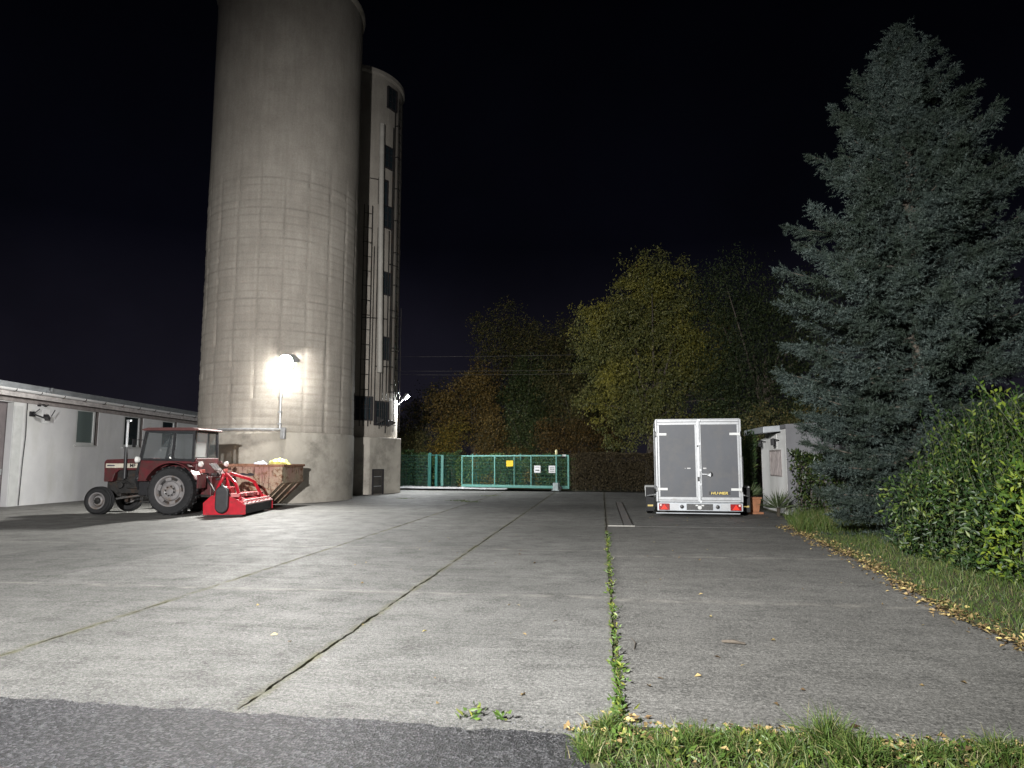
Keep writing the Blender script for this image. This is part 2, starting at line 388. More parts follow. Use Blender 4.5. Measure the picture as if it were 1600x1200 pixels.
sh = link('shaft', board_shaft(RS, 2.62, 21.2, 13.6, 21, .3, 5), M['silo'], silo, 40)
sh.rotation_euler.z = R(4)
p = MB(); p.lathe([(RS+.05, -.05), (RS+.055, 1.2), (RS+.05, 2.55), (RS+.03, 2.63), (RS-.1, 2.66)], n=96); p.build('plinth', M['concrete_tower'], silo, 40)
p = MB(); p.lathe([(RS-.2, 21.2), (RS+.02, 21.2), (RS+.1, 21.3), (RS+.1, 21.45), (0.01, 21.9)], n=96); p.build('roof', M['concrete_tower'], silo, 40)
def oncyl(C, r, deg, z): return Vector((C[0] + r*math.cos(R(deg)), C[1] + r*math.sin(R(deg)), z))
LZ, LA = 5.18, -60.5
c = MB(); c.tube([oncyl((0,0), RS+.07, LA-2.4, LZ-.28), oncyl((0,0), RS+.07, LA-2.4, 3.9), oncyl((0,0), RS+.07, LA-2.2, 2.8)], .035, 8)
for z in (4.6, 4.0, 3.4, 2.95): c.cbox(oncyl((0,0), RS+.05, LA-2.4, z), (.12, .1, .05))
c.build('conduit_pipe', M['steel'], silo, 40)
c = MB(); pts_ = [oncyl((0,0), RS+.12, a_, 2.74) for a_ in np.linspace(-106, -59, 24)]; c.tube(pts_, .05, 8)
for a_ in np.linspace(-104, -61, 8): c.bar(oncyl((0,0), RS, a_, 2.72), oncyl((0,0), RS+.15, a_, 2.72), .04, .05)
c.build('cable_rail', M['steel'], silo, 40)
c = MB(); c.cbox(oncyl((0,0), RS+.13, LA, 2.6), (.16, .16, .42)); c.build('junction_box', M['steel'], silo, bevel=.01)

# floodlight on the silo (lit)
LAX = -93; lp = oncyl(S0, RS+.8, LA, LZ); lamp = thing('floodlight', 'lit white floodlight on a short arm high on the round silo', 'floodlight', lp, R(LAX))
ba = R(LA-LAX+180); q = MB(); q.bar((.8*math.cos(ba), .8*math.sin(ba), -.1), (.06*math.cos(ba), .06*math.sin(ba), .0), .06, .06); q.cbox((.78*math.cos(ba), .78*math.sin(ba), -.1), (.1, .14, .22)); q.build('bracket', M['dark_steel'], lamp)
tilt = Matrix.Rotation(R(10), 4, 'Y')   # local x points away from the wall; faces outwards and down
def tilted(mb): mb.v = [tuple(tilt @ Vector(p_)) for p_ in mb.v]; return mb
LAMP = emit('floodlight glow', (1., .985, .94), 3700)
tilted(MB().lathe([(.1, -.14), (.17, -.1), (.245, -.01), (.2, -.01)], ax='x', n=32)).build('housing', M['white_metal'], lamp, 40)
vz = MB(); an_ = np.linspace(R(-4), R(184), 15)
for r_ in (.275, .282):
    for a_ in an_: vz.v += [(-.42, r_*math.cos(a_), r_*math.sin(a_)), (.1, r_*math.cos(a_), r_*math.sin(a_))]
for L_ in (0, 30): vz.f += [(L_+2*i, L_+2*i+1, L_+2*i+3, L_+2*i+2) for i in range(14)]
vz.f += [(2*i+1, 2*i+3, 2*i+33, 2*i+31) for i in range(14)]
tilted(vz).build('visor', M['white_metal'], lamp, 40)
dome = [(.25*math.cos(t), .018*math.sin(t)) for t in np.linspace(0, PI/2-.02, 10)]
tilted(MB().lathe(dome, ax='x', n=32, cap=False)).build('lens', LAMP, lamp, 60)

# second floodlight of the yard: it stands out of the picture, behind the camera on the left
sl = bpy.data.lights.new('yard_floodlight', 'SPOT'); sl.energy = 35500; sl.spot_size = R(108); sl.spot_blend = 1.; sl.shadow_soft_size = .15; sl.color = (1., .99, .975)
so = bpy.data.objects.new('yard_floodlight', sl); COL.objects.link(so); so.location = (-3.6, -3.4, 5.1); so.scale = (1, .72, 1)
so.rotation_euler = (Vector((-2.2, 20, 1.3)) - so.location).to_track_quat('-Z', 'Y').to_euler()

# ------------------------------------------------------------------ elevator tower beside the silo
T0 = (-12.84, 33.6); RT = 2.6
tower = thing('elevator_tower', 'round concrete tower with dark windows and ladders behind the big silo', 'tower', (T0[0], T0[1], 0))
m = M['concrete_tower']
V = MB(); V.lathe([(RT, 2.6), (RT, 20.9), (RT+.09, 21.0), (RT+.09, 21.2), (0.01, 21.5)], n=72); V.build('wall', M['silo'], tower, 30)
rr = RT+.12
poly = [(rr/math.cos(R(22.5))*math.cos(R(-46+45*i)), rr/math.cos(R(22.5))*math.sin(R(-46+45*i))) for i in range(8)]
p = MB(); p.prism(poly, -.05, 2.68, 'xy'); p.build('plinth', m, tower, bevel=.03)
def on_wall(deg, r=RT): return Matrix.Translation(oncyl((0,0), r, deg, 0)) @ Matrix.Rotation(R(deg), 4, 'Z')
def tower_window(deg, z, wd, h, bars=(1, 2)):
    Mx = on_wall(deg) @ Matrix.Translation((0, 0, z))
    f = MB()
    for s_ in (-1, 1):
        f.obox(Mx @ Matrix.Translation((.03, s_*wd/2, 0)), (.12, .06, h)); f.obox(Mx @ Matrix.Translation((.03, 0, s_*h/2)), (.12, wd+.06, .06))
    for i in range(bars[0]): f.obox(Mx @ Matrix.Translation((.04, -wd/2+wd*(i+1)/(bars[0]+1), 0)), (.06, .04, h-.06))
    for i in range(bars[1]): f.obox(Mx @ Matrix.Translation((.045, 0, -h/2+h*(i+1)/(bars[1]+1))), (.05, wd-.06, .035))
    o = f.build('window', M['window_dark'], tower)
    g_ = MB(); g_.obox(Mx @ Matrix.Translation((.0, 0, 0)), (.1, wd-.02, h-.02)); g_.build('pane', M['glass'], o)
for deg, z in ((-22.5, 20.0), (-26, 16.8), (-26, 13.7), (-27, 10.3), (-27, 7.05)): tower_window(deg, z, .62, 1.1)
tower_window(-29, 3.85, .8, 1.12, (2, 2)); tower_window(-51, 4.05, .85, 1.1, (2, 1)); tower_window(-33, 14.9, .5, 1.3, (0, 1))
# recessed opening in the plinth
Mx = on_wall(-23.5, rr) @ Matrix.Translation((0, -.55, .58)); dmb = MB()
for s_ in (-1, 1): dmb.obox(Mx @ Matrix.Translation((.02, s_*.36, 0)), (.08, .05, 1.15))
dmb.obox(Mx @ Matrix.Translation((.02, 0, .575)), (.08, .77, .05)); dr_ = dmb.build('door', M['window_dark'], tower)
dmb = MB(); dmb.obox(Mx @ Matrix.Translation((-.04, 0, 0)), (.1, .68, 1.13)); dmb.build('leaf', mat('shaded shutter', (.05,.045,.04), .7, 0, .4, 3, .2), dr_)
for z in (-.2, .25): MB().obox(Mx @ Matrix.Translation((.052, -.05, z)), (.02, .5, .03)).build('crossbar', M['steel'], dr_)
# ladders with rungs, rods and the big dust pipe
def ladder(degs, z0, z1, step, off=.16):
    l = MB()
    for dg in degs: l.tube([oncyl((0,0), RT+off, dg, z0), oncyl((0,0), RT+off, dg, z1)], .022, 6)
    z = z0+.3
    while z < z1:
        l.tube([oncyl((0,0), RT+off, dg, z) for dg in np.linspace(degs[0], degs[-1], 5)], .016, 5)
        for dg in (degs[0], degs[-1]):
            if int(z/step) % 4 == 0: l.bar(oncyl((0,0), RT, dg, z), oncyl((0,0), RT+off, dg, z), .03, .03)
        z += step
    l.build('ladder', M['dark_steel'], tower)
ladder((-13, -6.), 4.6, 20.2, .42); ladder((-14, 1.), 3.0, 9.3, .55, .2)
ladder((-55.5, -51.5, -47), 3.2, 14.0, .72)
l = MB()
for dg, z0, z1 in ((-39.5, 3.4, 13), (-33, 3.1, 7), (-30, 3.2, 6.2), (-24.5, 2.9, 13), (-20.5, 4.9, 18.5), (-18, 4.4, 19.5), (-43.5, 3.3, 12)):
    l.tube([oncyl((0,0), RT+.1, dg, z0), oncyl((0,0), RT+.1, dg, z1)], .02, 6)
for z, a0, a1 in ((3.45, -36, -13), (4.9, -22, -4), (8.4, -55, -25), (9.0, -22, 0), (6.1, -40, -14), (11.3, -25, -2), (15.4, -50, -30)):
    l.tube([oncyl((0,0), RT+.12, dg, z+.0035*(dg-a0)) for dg in np.linspace(a0, a1, 10)], .02, 5)
for z, dg in ((3.5, -35), (3.42, -17.5)):
    l.add([oncyl((0,0), RT+.02, dg-1.5, z-.22), oncyl((0,0), RT+.02, dg-1.5, z+.22), oncyl((0,0), RT+.35, dg+4, z)], [(0,1,2),(2,1,0)])
l.build('rod', M['dark_steel'], tower)
l = MB(); l.tube([oncyl((0,0), RT+.22, -35.5, 5.8), oncyl((0,0), RT+.22, -37, 10), oncyl((0,0), RT+.22, -39, 18.3)], .13, 14)
l.build('dust_pipe', mat('pale duct', (.42,.4,.36), .6, 0, .12, 2), tower, 40)

# ------------------------------------------------------------------ low building on the left
B = thing('low_building', 'long low rendered building with white gutter and small windows behind the tractor', 'building', (-20.3, 20, 0), R(2.6))
m, nt, b = new_mat('painted render'); v = coords(nt)
col = ramp(nt, noise(nt, v, .8, 7, .65), [(.3, (.66,.66,.67)), (.7, (.78,.78,.78))])
col = mixc(nt, ramp(nt, noise(nt, coords(nt, (1.2, 1.2, .4)), 1.1, 6), [(.5, 0.), (.8, .5)]), col, (.48,.48,.42))
nt.links.new(col, b.inputs['Base Color']); b.inputs['Roughness'].default_value = .92; b.inputs['Specular IOR Level'].default_value = .15
bump(nt, b, noise(nt, v, 45, 5, .7), .3, .01); M['render'] = m
def ev(s): return 3.86 - .018*(s-.6)        # height of the wall head along the wall
holes = [(-2.5, 1.72, -.1, 3.62), (4.82, 6.15, 2.18, 3.64), (7.75, 9.15, 2.15, 3.58), (10.6, 11.9, 2.1, 3.52)]
wl = MB(); s0 = -7
def wseg(a_, c_, z0, z1a=None):
    za, zb = (ev(a_), ev(c_)) if z1a is None else (z1a, z1a)
    vs = [(-.3, a_, z0), (0, a_, z0), (0, c_, z0), (-.3, c_, z0), (-.3, a_, za), (0, a_, za), (0, c_, zb), (-.3, c_, zb)]
    wl.add(vs, [(0,3,2,1),(4,5,6,7),(0,1,5,4),(1,2,6,5),(2,3,7,6),(3,0,4,7)])
cur = s0
for a_, c_, z0, z1 in holes:
    wseg(cur, a_, -.05); wseg(a_, c_, z1)
    if z0 > 0: wseg(a_, c_, -.05, z0)
    cur = c_
wseg(cur, 14.6, -.05)
wl.box(-7, -.3, 14.3, 14.6, -.05, 3.55); wl.box(-7, -6.7, -7, 14.3, -.05, 3.6); wl.box(-6.7, -.3, -7, -6.7, -.05, 3.9)
wl.build('wall', M['render'], B)
M['reveal_shade'] = mat('shade dark reveal', (.12,.105,.1), .9, 0, .2, 4, .2)  # added dark plates: shade of the far window reveals put into colour
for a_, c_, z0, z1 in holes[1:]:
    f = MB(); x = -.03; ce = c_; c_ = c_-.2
    rv = MB(); rv.box(-.24, -.2, c_, ce, z0, z1); rv.box(-.2, -.02, ce-.012, ce-.002, z0, z1); rv.box(-.2, -.1, c_, c_+.01, z0, z1); rv.build('reveal', M['reveal_shade'], B)
    f.box(x-.06, x+.02, a_, c_, z1-.1, z1); f.box(x-.06, x+.02, a_, c_, z0+.02, z0+.12); f.box(x-.06, x+.02, a_, a_+.1, z0+.12, z1-.1); f.box(x-.06, x+.02, c_-.1, c_, z0+.12, z1-.1)
    o = f.build('window', M['white_metal'], B, bevel=.008)
    g_ = MB(); g_.box(x-.04, x-.02, a_+.1, c_-.1, z0+.12, z1-.1); g_.build('pane', M['glass'] if a_ > 6 else glassmat('reflection grey green glass', (.13,.165,.16), .3), o)  # first pane is paler: its reflection is put into the glass colour
    g_ = MB(); g_.box(-.08, .05, a_-.03, c_+.03, z0-.045, z0+.015); g_.build('sill', M['white_metal'], o, bevel=.008)
dm = mat('brown grey door', (.17,.145,.15), .6, 0, .2, 1.5)
f = MB(); f.box(-.28, -.24, -2.5, 1.72, -.05, 3.62)
for s_ in (-1.6, -.6, .45): f.box(-.24, -.225, s_, s_+.03, 0, 3.6)
dd = f.build('door', dm, B); f = MB(); f.box(-.24, -.17, 1.5, 1.6, 1.1, 1.3); f.build('handle', M['steel'], dd)
f = MB(); f.box(.004, .02, 1.74, 2.12, -.03, 3.5); f.build('door_jamb', M['white_metal'], B)
# eaves: soffit, board, gutter, roof edge
def run(y0, y1, prof):
    """profile (x, dz from the wall head) swept along the wall"""
    k = MB(); n = len(prof)
    for yv in (y0, y1): k.v += [(x, yv, ev(yv)+dz) for x, dz in prof]
    k.f = [(i, (i+1) % n, n+(i+1) % n, n+i) for i in range(n)] + [tuple(range(n))[::-1], tuple(range(n, 2*n))]; return k
soff = run(s0-.3, 14.9, [(-.3, 0.002), (.28, 0.002), (.28, .06), (-.3, .06)]); soff.build('soffit', mat('brown soffit', (.2,.165,.15), .7), B)
run(s0-.3, 14.9, [(.02, -.2), (.05, -.2), (.05, -.001), (.02, -.001)]).build('wall_plate', mat('grey plate', (.3,.27,.26), .8), B)
run(s0-.3, 14.9, [(.285, -.05), (.31, -.05), (.31, .17), (.285, .17)]).build('fascia', mat('pinkish white fascia', (.52,.49,.48), .6), B)
gut = run(s0-.3, 14.9, [(.38+.085*math.cos(t), .2+.085*math.sin(t)) for t in np.linspace(PI, 2*PI, 11)] + [(.46, .21), (.455, .2), (.38, .13), (.30, .2)])
gt = gut.build('gutter', mat('white gutter', (.8,.8,.8), .3, 0, .04), B, 50)
for i in range(20):
    gb = MB(); s_ = s0 + .2 + i*1.15; gb.tube([(.38+.092*math.cos(t), s_, ev(s_)+.2+.092*math.sin(t)) for t in np.linspace(PI, 2*PI, 9)], .014, 5); gb.build('bracket', M['dark_steel'], gt)
gb = MB(); s_ = 2.9; gb.cbox((.43, s_, ev(s_)+.31), (.06, .05, .22)); gb.cbox((.4, s_-.12, ev(s_)+.25), (.1, .06, .12)); gb.build('clamp', M['steel'], gt)
run(s0-.4, 15, [(.34, .3), (.36, .42), (-7.3, .95), (-7.3, .8), (-.3, .1), (.3, .1)]).build('roof', M['zinc'], B)
cb = MB(); cb.tube([(.035, 2.28, 3.75), (.04, 2.26, 3.3), (.035, 2.3, 2.5), (.04, 2.24, 1.6), (.035, 2.2, .02)], .014, 6); cb.build('cable', M['black'], B)
# fixtures on the wall
tag_l = thing('notice_board', 'small blank white notice board high on the low building wall', 'sign', (0,0,0)); tag_l.location = B.matrix_world @ Vector((0,0,0))
def bw(x, s_, z): return Matrix.Translation((-20.3, 20, 0)) @ Matrix.Rotation(R(2.6), 4, 'Z') @ Vector((x, s_, z))
tag_l.location = bw(.0, 3.2, 3.22); tag_l.rotation_euler.z = R(2.6)
k = MB(); k.box(.005, .03, -.17, .19, -.26, .26); k.build('panel', mat('white board', (.8,.8,.8), .5, 0, .03), tag_l)
k = MB(); k.box(.031, .034, .02, .035, -.12, .12); k.box(.031, .034, -.06, -.045, -.2, .02); k.build('marking', mat('grey marks', (.3,.3,.3), .7), tag_l)
wc = thing('wall_light', 'black bracket light with an unlit head beside the white notice board', 'wall light', bw(0, 2.55, 3.25), R(2.6))
k = MB(); k.box(.0, .06, -.12, .1, -.08, .1); k.bar((.05, 0, .02), (.28, .25, -.12), .05, .05); k.bar((.1, -.05, 0), (.2, .12, .2), .03, .03); k.build('bracket', M['black_paint'], wc)
k = MB(); k.obox(Matrix.Translation((.32, .34, -.1)) @ Matrix.Rotation(R(25), 4, 'Z') @ Matrix.Rotation(R(-20), 4, 'X'), (.16, .34, .12)); k.bar((.36, .5, -.05), (.4, .62, .2), .03, .03); k.build('head', M['black_paint'], wc, bevel=.01)
wc = thing('junction_fitting', 'small black cable fitting with frayed ends under the gutter of the low building', 'fitting', bw(0, 2.9, 3.62), R(2.6))
k = MB(); k.box(.0, .05, -.12, .0, -.06, .05); k.tube([(.03, 0, 0), (.05, .12, .03), (.04, .25, -.02), (.05, .36, .03)], .02, 6); k.tube([(.03, .1, .0), (.05, .2, -.05), (.04, .3, -.04)], .015, 6); k.build('body', M['black_paint'], wc)

# ------------------------------------------------------------------ tractor (local x forward, y to its left, towards the camera)
TR = thing('tractor', 'old red tractor with a glazed cab and upright exhaust parked by the silo', 'tractor', (-12.6, 19.95, 0), R(184))
def wheel(par, x, yc, r, wd, rimr, lugs, side, name='wheel'):
    h = thing_child(name, par, (x, yc, r-.012))
    t = MB(); t.lathe([(rimr, -wd/2+.02), (rimr+.03, -wd/2), (r-.07, -wd/2), (r-.025, -wd/2+.05), (r-.02, 0), (r-.025, wd/2-.05), (r-.07, wd/2), (rimr+.03, wd/2), (rimr, wd/2-.02)], ax='y', n=40, cap=False)
    if lugs:
        for i in range(lugs):
            for s_ in (-1, 1):
                a_ = 2*PI*(i + (.25 if s_ > 0 else -.25))/lugs
                P = lambda yy, aa, rad: (rad*math.cos(aa), yy, rad*math.sin(aa))
                da = .55/lugs*2; w_ = .03/r
                o_, i_ = s_*wd*.5, s_*wd*.03
                vs = [P(o_, a_-w_, r-.05), P(o_, a_+w_, r-.05), P(i_, a_+da+w_, r-.03), P(i_, a_+da-w_, r-.03), P(o_, a_-w_, r-.005), P(o_, a_+w_, r-.005), P(i_, a_+da+w_, r+.012), P(i_, a_+da-w_, r+.012)]
                t.add(vs, [(0,3,2,1),(4,5,6,7),(0,1,5,4),(1,2,6,5),(2,3,7,6),(3,0,4,7)])
    else:
        for i in range(3):
            t.lathe([(r-.028, -wd*.3+i*wd*.3-.02), (r-.006, -wd*.3+i*wd*.3-.01), (r-.006, -wd*.3+i*wd*.3+.01), (r-.028, -wd*.3+i*wd*.3+.02)], ax='y', n=40, cap=False)
    t.build('tyre', M['black'], h, 40)
    s_ = side; d_ = MB()
    d_.lathe([(rimr+.015, s_*(wd/2-.01)), (rimr+.012, s_*(wd/2+.012)), (rimr-.02, s_*(wd/2+.006)), (rimr-.045, s_*(wd/2-.03)), (rimr-.07, s_*(wd/2-.12)), (rimr*.66, s_*(wd/2-.1)), (rimr*.6, s_*(wd/2-.055)), (rimr*.42, s_*(wd/2-.04)), (rimr*.28, s_*(wd/2-.07)), (.01, s_*(wd/2-.07))], ax='y', n=40, cap=False)
    d_.build('rim', M['rim_silver'], h, 30)
    hb = MB(); hb.lathe([(rimr*.26, s_*(wd/2-.08)), (rimr*.25, s_*(wd/2-.02)), (rimr*.1, s_*(wd/2-.01)), (.005, s_*(wd/2-.01))], ax='y', n=18)
    for i in range(8):
        a_ = 2*PI*i/8; hb.cbox((rimr*.34*math.cos(a_), s_*(wd/2-.045), rimr*.34*math.sin(a_)), (.035, .05, .035))
    if rimr > .3:
        for i in range(6):
            a_ = 2*PI*i/6+.3; hb.obox(Matrix.Rotation(-a_, 4, 'Y') @ Matrix.Translation((rimr*.78, s_*(wd/2-.06), 0)), (rimr*.2, .03, .17))
    hb.build('hub', M['dark_steel'] if rimr < .3 else M['rim_silver'], h, 30)
    gp = MB(); gp.lathe([(rimr*.86, s_*(wd/2-.085)), (rimr*.7, s_*(wd/2-.085))], ax='y', n=40, cap=False)
    for i in range(8):
        a_ = 2*PI*i/8+.2; gp.cbox((rimr*.3*math.cos(a_), s_*(wd/2-.01), rimr*.3*math.sin(a_)), (.04, .03, .04))
    gp.build('rim_recess', M['dark_steel'], h, 30)
    return h
def thing_child(name, par, loc, rotz=0):
    o = bpy.data.objects.new(name, None); o.empty_display_size = .1; COL.objects.link(o); o.parent = par; o.location = loc; o.rotation_euler.z = rotz; return o
RWR, FWR = .715, .42; FX = 2.27
for s_ in (1, -1):
    wheel(TR, 0, s_*.78, RWR, .42, .44, 22, s_); wheel(TR, FX, s_*.74, FWR, .25, .235, 0, s_)
k = MB(); k.prism([(2.46,.95),(2.48,1.55),(2.42,1.62),(1.05,1.66),(1.05,1.3),(2.0,1.3),(2.12,1.2),(2.2,.95)], -.31, .31); k.build('hood', M['tractor_red'], TR, bevel=.02)
k = MB(); k.box(2.482, 2.5, -.25, .25, 1.0, 1.5)
for z in np.linspace(1.05, 1.45, 7): k.box(2.5, 2.508, -.24, .24, z, z+.015)
k.build('grille', M['black_paint'], TR)
k = MB(); k.box(1.12, 2.42, .312, .318, 1.37, 1.5); k.box(1.12, 2.42, -.318, -.312, 1.37, 1.5); st_ = k.build('side_stripe', M['cream'], TR)
tm = text_mesh('MF', .15, .003, True); o = link('lettering', tm, M['black_paint'], st_); o.rotation_euler = (R(90), 0, R(180)); o.location = (1.57, .324, 1.435)
dk_ = mat('dark decal', (.06,.06,.08), .5)
for a_ in ((1.18, 1.3, 1.39, 1.48), (2.14, 2.38, 1.42, 1.46)): MB().box(a_[0], a_[1], .319, .322, a_[2], a_[3]).build('decal', dk_, st_)
k = MB(); k.box(.9, 2.1, -.22, .22, .6, 1.3); k.box(1.1, 1.4, .22, .3, .9, 1.25); k.box(1.3, 1.75, .2, .3, .75, 1.1); k.tube([(1.2, .24, .9), (2.1, .24, .95)], .05, 8); k.box(2.0, 2.44, -.16, .16, .5, .95); k.box(-.3, .95, -.26, .26, .45, .95)
k.tube([(1.85, .28, 1.0), (1.55, .34, .85), (1.2, .3, .8)], .03, 8); k.lathe([(.1, .2), (.1, .33), (.02, .33)], (1.95, 0, .85), 'y', 14); k.build('engine', M['dark_steel'], TR, bevel=.015)
k = MB(); k.bar((FX, -.62, .5), (FX, .62, .5), .12, .14); k.cbox((FX, 0, .58), (.25, .3, .2))
for s_ in (-1, 1): k.cbox((FX, s_*.6, .45), (.1, .08, .3)); k.bar((2.1, s_*.55, .42), (1.3, s_*.26, .55), .05, .05)
k.build('front_axle', M['dark_steel'], TR)
k = MB(); k.bar((0, -.62, RWR-.012), (0, .62, RWR-.012), .2, .2); k.build('rear_axle', M['dark_steel'], TR)
k = MB(); k.box(.72, 1.18, .3, .62, .55, .98); k.build('fuel_tank', M['black_paint'], TR, bevel=.03)
k = MB(); k.box(.75, 1.05, .35, .7, .36, .4); k.bar((.78, .6, .38), (.78, .5, .6), .03, .03); k.bar((1.02, .6, .38), (1.02, .5, .6), .03, .03); k.build('step', M['dark_steel'], TR)
k = MB(); k.tube([(1.78, .36, 1.05), (1.78, .36, 1.3)], .06, 12); k.tube([(1.78, .36, 1.3), (1.78, .36, 2.0)], .05, 12); ex = k.build('exhaust', M['black_paint'], TR, 40)
k = MB(); k.tube([(1.78, .36, 2.0), (1.78, .36, 2.74), (1.75, .36, 2.82)], .034, 12); k.cbox((1.74, .36, 2.8), (.12, .08, .05)); k.build('exhaust_pipe', M['steel'], ex, 40)
# cab
CZ = 2.46
def pillar(mb, a_, b_, w_=.06): mb.bar(a_, b_, w_, w_)
k = MB()
for s_ in (-1, 1):
    y_ = s_*.69; yb = s_*.74
    pillar(k, (1.2, yb*.95, 1.05), (.95, y_, CZ), .075); pillar(k, (.1, yb, 1.62), (.08, y_, CZ), .06); pillar(k, (-.54, yb, 1.55), (-.52, y_, CZ), .07)
    k.bar((1.1, yb, 1.63), (-.54, yb, 1.6), .06, .06); k.bar((.95, y_, CZ), (-.52, y_, CZ), .06, .06)
    k.bar((1.2, yb*.95, 1.05), (1.17, yb*.8, .72), .06, .06)
k.bar((.95, -.69, CZ), (.95, .69, CZ), .06, .06); k.bar((-.52, -.69, CZ), (-.52, .69, CZ), .06, .06); k.bar((1.1, -.7, 1.62), (1.1, .7, 1.62), .06, .06); k.bar((-.54, -.7, 1.66), (-.54, .7, 1.66), .05, .05)
k.bar((-.54, -.12, 1.66), (-.52, -.12, CZ), .05, .05)
cabf = k.build('cab_frame', M['black_paint'], TR)
k = MB(); k.prism([(1.05,CZ+.02),(1.08,CZ+.06),(.9,CZ+.11),(-.45,CZ+.11),(-.66,CZ+.07),(-.66,CZ+.02)], -.77, .77); k.build('cab_roof', mat('dull red roof', (.09,.03,.028), .6, 0, .25, 3, .05, dirt=(.14,.1,.08), dirt_amt=.4), TR, bevel=.015)
def pane(pts_, par=cabf, n_=None): return MB().add(pts_, [tuple(range(len(pts_)))]).build('pane', n_ or M['cab_glass'], par)
for s_ in (-1, 1):
    pane([(1.08, s_*.73, 1.66), (.13, s_*.73, 1.65), (.11, s_*.69, CZ-.03), (.93, s_*.69, CZ-.03)])
    pane([(.07, s_*.73, 1.65), (-.5, s_*.73, 1.63), (-.49, s_*.69, CZ-.03), (.06, s_*.69, CZ-.03)])
pane([(1.1, -.7, 1.66), (1.1, .7, 1.66), (.95, .67, CZ-.03), (.95, -.67, CZ-.03)])
pale = glassmat('hazy rear glass', (.45,.47,.46), .35, .75)
pane([(-.535, -.09, 1.69), (-.535, .68, 1.69), (-.52, .66, CZ-.03), (-.52, -.09, CZ-.03)], n_=pale); pane([(-.535, -.15, 1.69), (-.535, -.68, 1.69), (-.52, -.66, CZ-.03), (-.52, -.15, CZ-.03)])
k = MB(); k.box(1.15, -.5, -.72, .72, .98, 1.02)
for s_ in (-1, 1): k.prism([(1.12,1.02),(1.12,1.6),(-.7,1.57),(-.72,1.5),(.1,1.5),(.62,1.3),(.78,.98)], s_*.68, s_*.73)
k.build('cab_side', M['tractor_red'], TR, bevel=.01)
def fender(s_):
    f = MB(); n = 14; an = np.linspace(R(22), R(158), n); r0 = RWR+.09
    for rad in (r0, r0+.025):
        for a_ in an:
            for yy in (s_*.5, s_*.98): f.v.append((rad*math.cos(a_), yy, RWR+rad*math.sin(a_)))
    for L_ in (0, 2*n):
        for i in range(n-1): f.f.append((L_+2*i, L_+2*i+1, L_+2*i+3, L_+2*i+2))
    for i in range(n-1): f.f += [(2*i, 2*i+2, 2*n+2*i+2, 2*n+2*i), (2*i+1, 2*n+2*i+1, 2*n+2*i+3, 2*i+3)]
    f.f += [(0, 2*n, 2*n+1, 1), (2*n-2, 2*n-1, 4*n-1, 4*n-2)]
    f.prism([(.72,.98),(.6,1.3),(.3,1.52),(-.1,1.58),(-.55,1.42),(-.8,1.05),(-.75,.7),(-.4,.7),(.4,.7)], s_*.47, s_*.5)
    f.box(-.84, -.8, s_*.5, s_*.97, .78, 1.18)
    f.build('fender', M['tractor_red'], TR)
fender(1); fender(-1)
k = MB(); k.box(-.9, -.3, -.3, .3, .55, 1.1); k.box(-.62, -.56, -.68, .68, 1.1, 1.66)
k.build('rear_housing', M['tractor_red'], TR, bevel=.02)
k = MB()
for s_ in (-1, 1):
    k.bar((-.5, s_*.35, .55), (-1.5, s_*.42, .5), .06, .07); k.bar((-.7, s_*.3, 1.15), (-1.15, s_*.4, .52), .05, .05); k.bar((-.4, s_*.22, 1.15), (-.8, s_*.32, 1.18), .07, .07)
k.bar((-.85, 0, 1.02), (-1.5, 0, 1.05), .06, .06); k.tube([(-.9, 0, .65), (-1.5, 0, .62)], .06, 10)
for i in range(5): k.tube([(-.75, .1*i-.2, 1.5), (-.95, .1*i-.2, 1.3), (-.85, .1*i-.25, 1.0)], .015, 6)
k.build('hitch', M['dark_steel'], TR)
def work_lamp(p, ax=1, r=.085):
    h = MB(); h.lathe([(.02, -.09*ax), (r*.8, -.06*ax), (r, 0), (r, .02*ax)], p, 'x', 16); o = h.build('work_lamp', M['lens_white'], TR, 40)
    l = MB(); l.lathe([(r*.95, .021*ax), (r*.6, .04*ax), (.005, .046*ax)], p, 'x', 16); l.build('lens', M['lens_white'], o, 40)
for s_ in (1, -1): work_lamp((1.12, s_*.84, 1.62), 1, .1); work_lamp((-.82, s_*.8, 1.48), -1); 
rl_ = mat('pale red lens', (.5,.12,.1), .3)
for s_ in (1, -1): MB().cbox((-.83, s_*.72, 1.28), (.05, .22, .1)).build('tail_light', rl_, TR, bevel=.01)
for s_ in (1, -1):
    k = MB(); k.tube([(1.0, s_*.78, 2.2), (1.15, s_*.95, 2.2)], .012, 6); k.cbox((1.16, s_*.98, 2.1), (.03, .14, .24)); k.build('mirror', M['black_paint'], TR)
k = MB(); k.box(-.35, .12, -.24, .24, 1.15, 1.28); k.box(-.42, -.32, -.24, .24, 1.25, 1.75); k.build('seat', M['black'], TR, bevel=.03)
k = MB(); k.tube([(.55+.0, .19*math.cos(t), 1.6+.19*math.sin(t)) for t in np.linspace(0, 2*PI, 17)], .014, 6); k.tube([(.55, 0, 1.6), (.95, 0, 1.3)], .02, 6); k.build('steering_wheel', M['black'], TR)

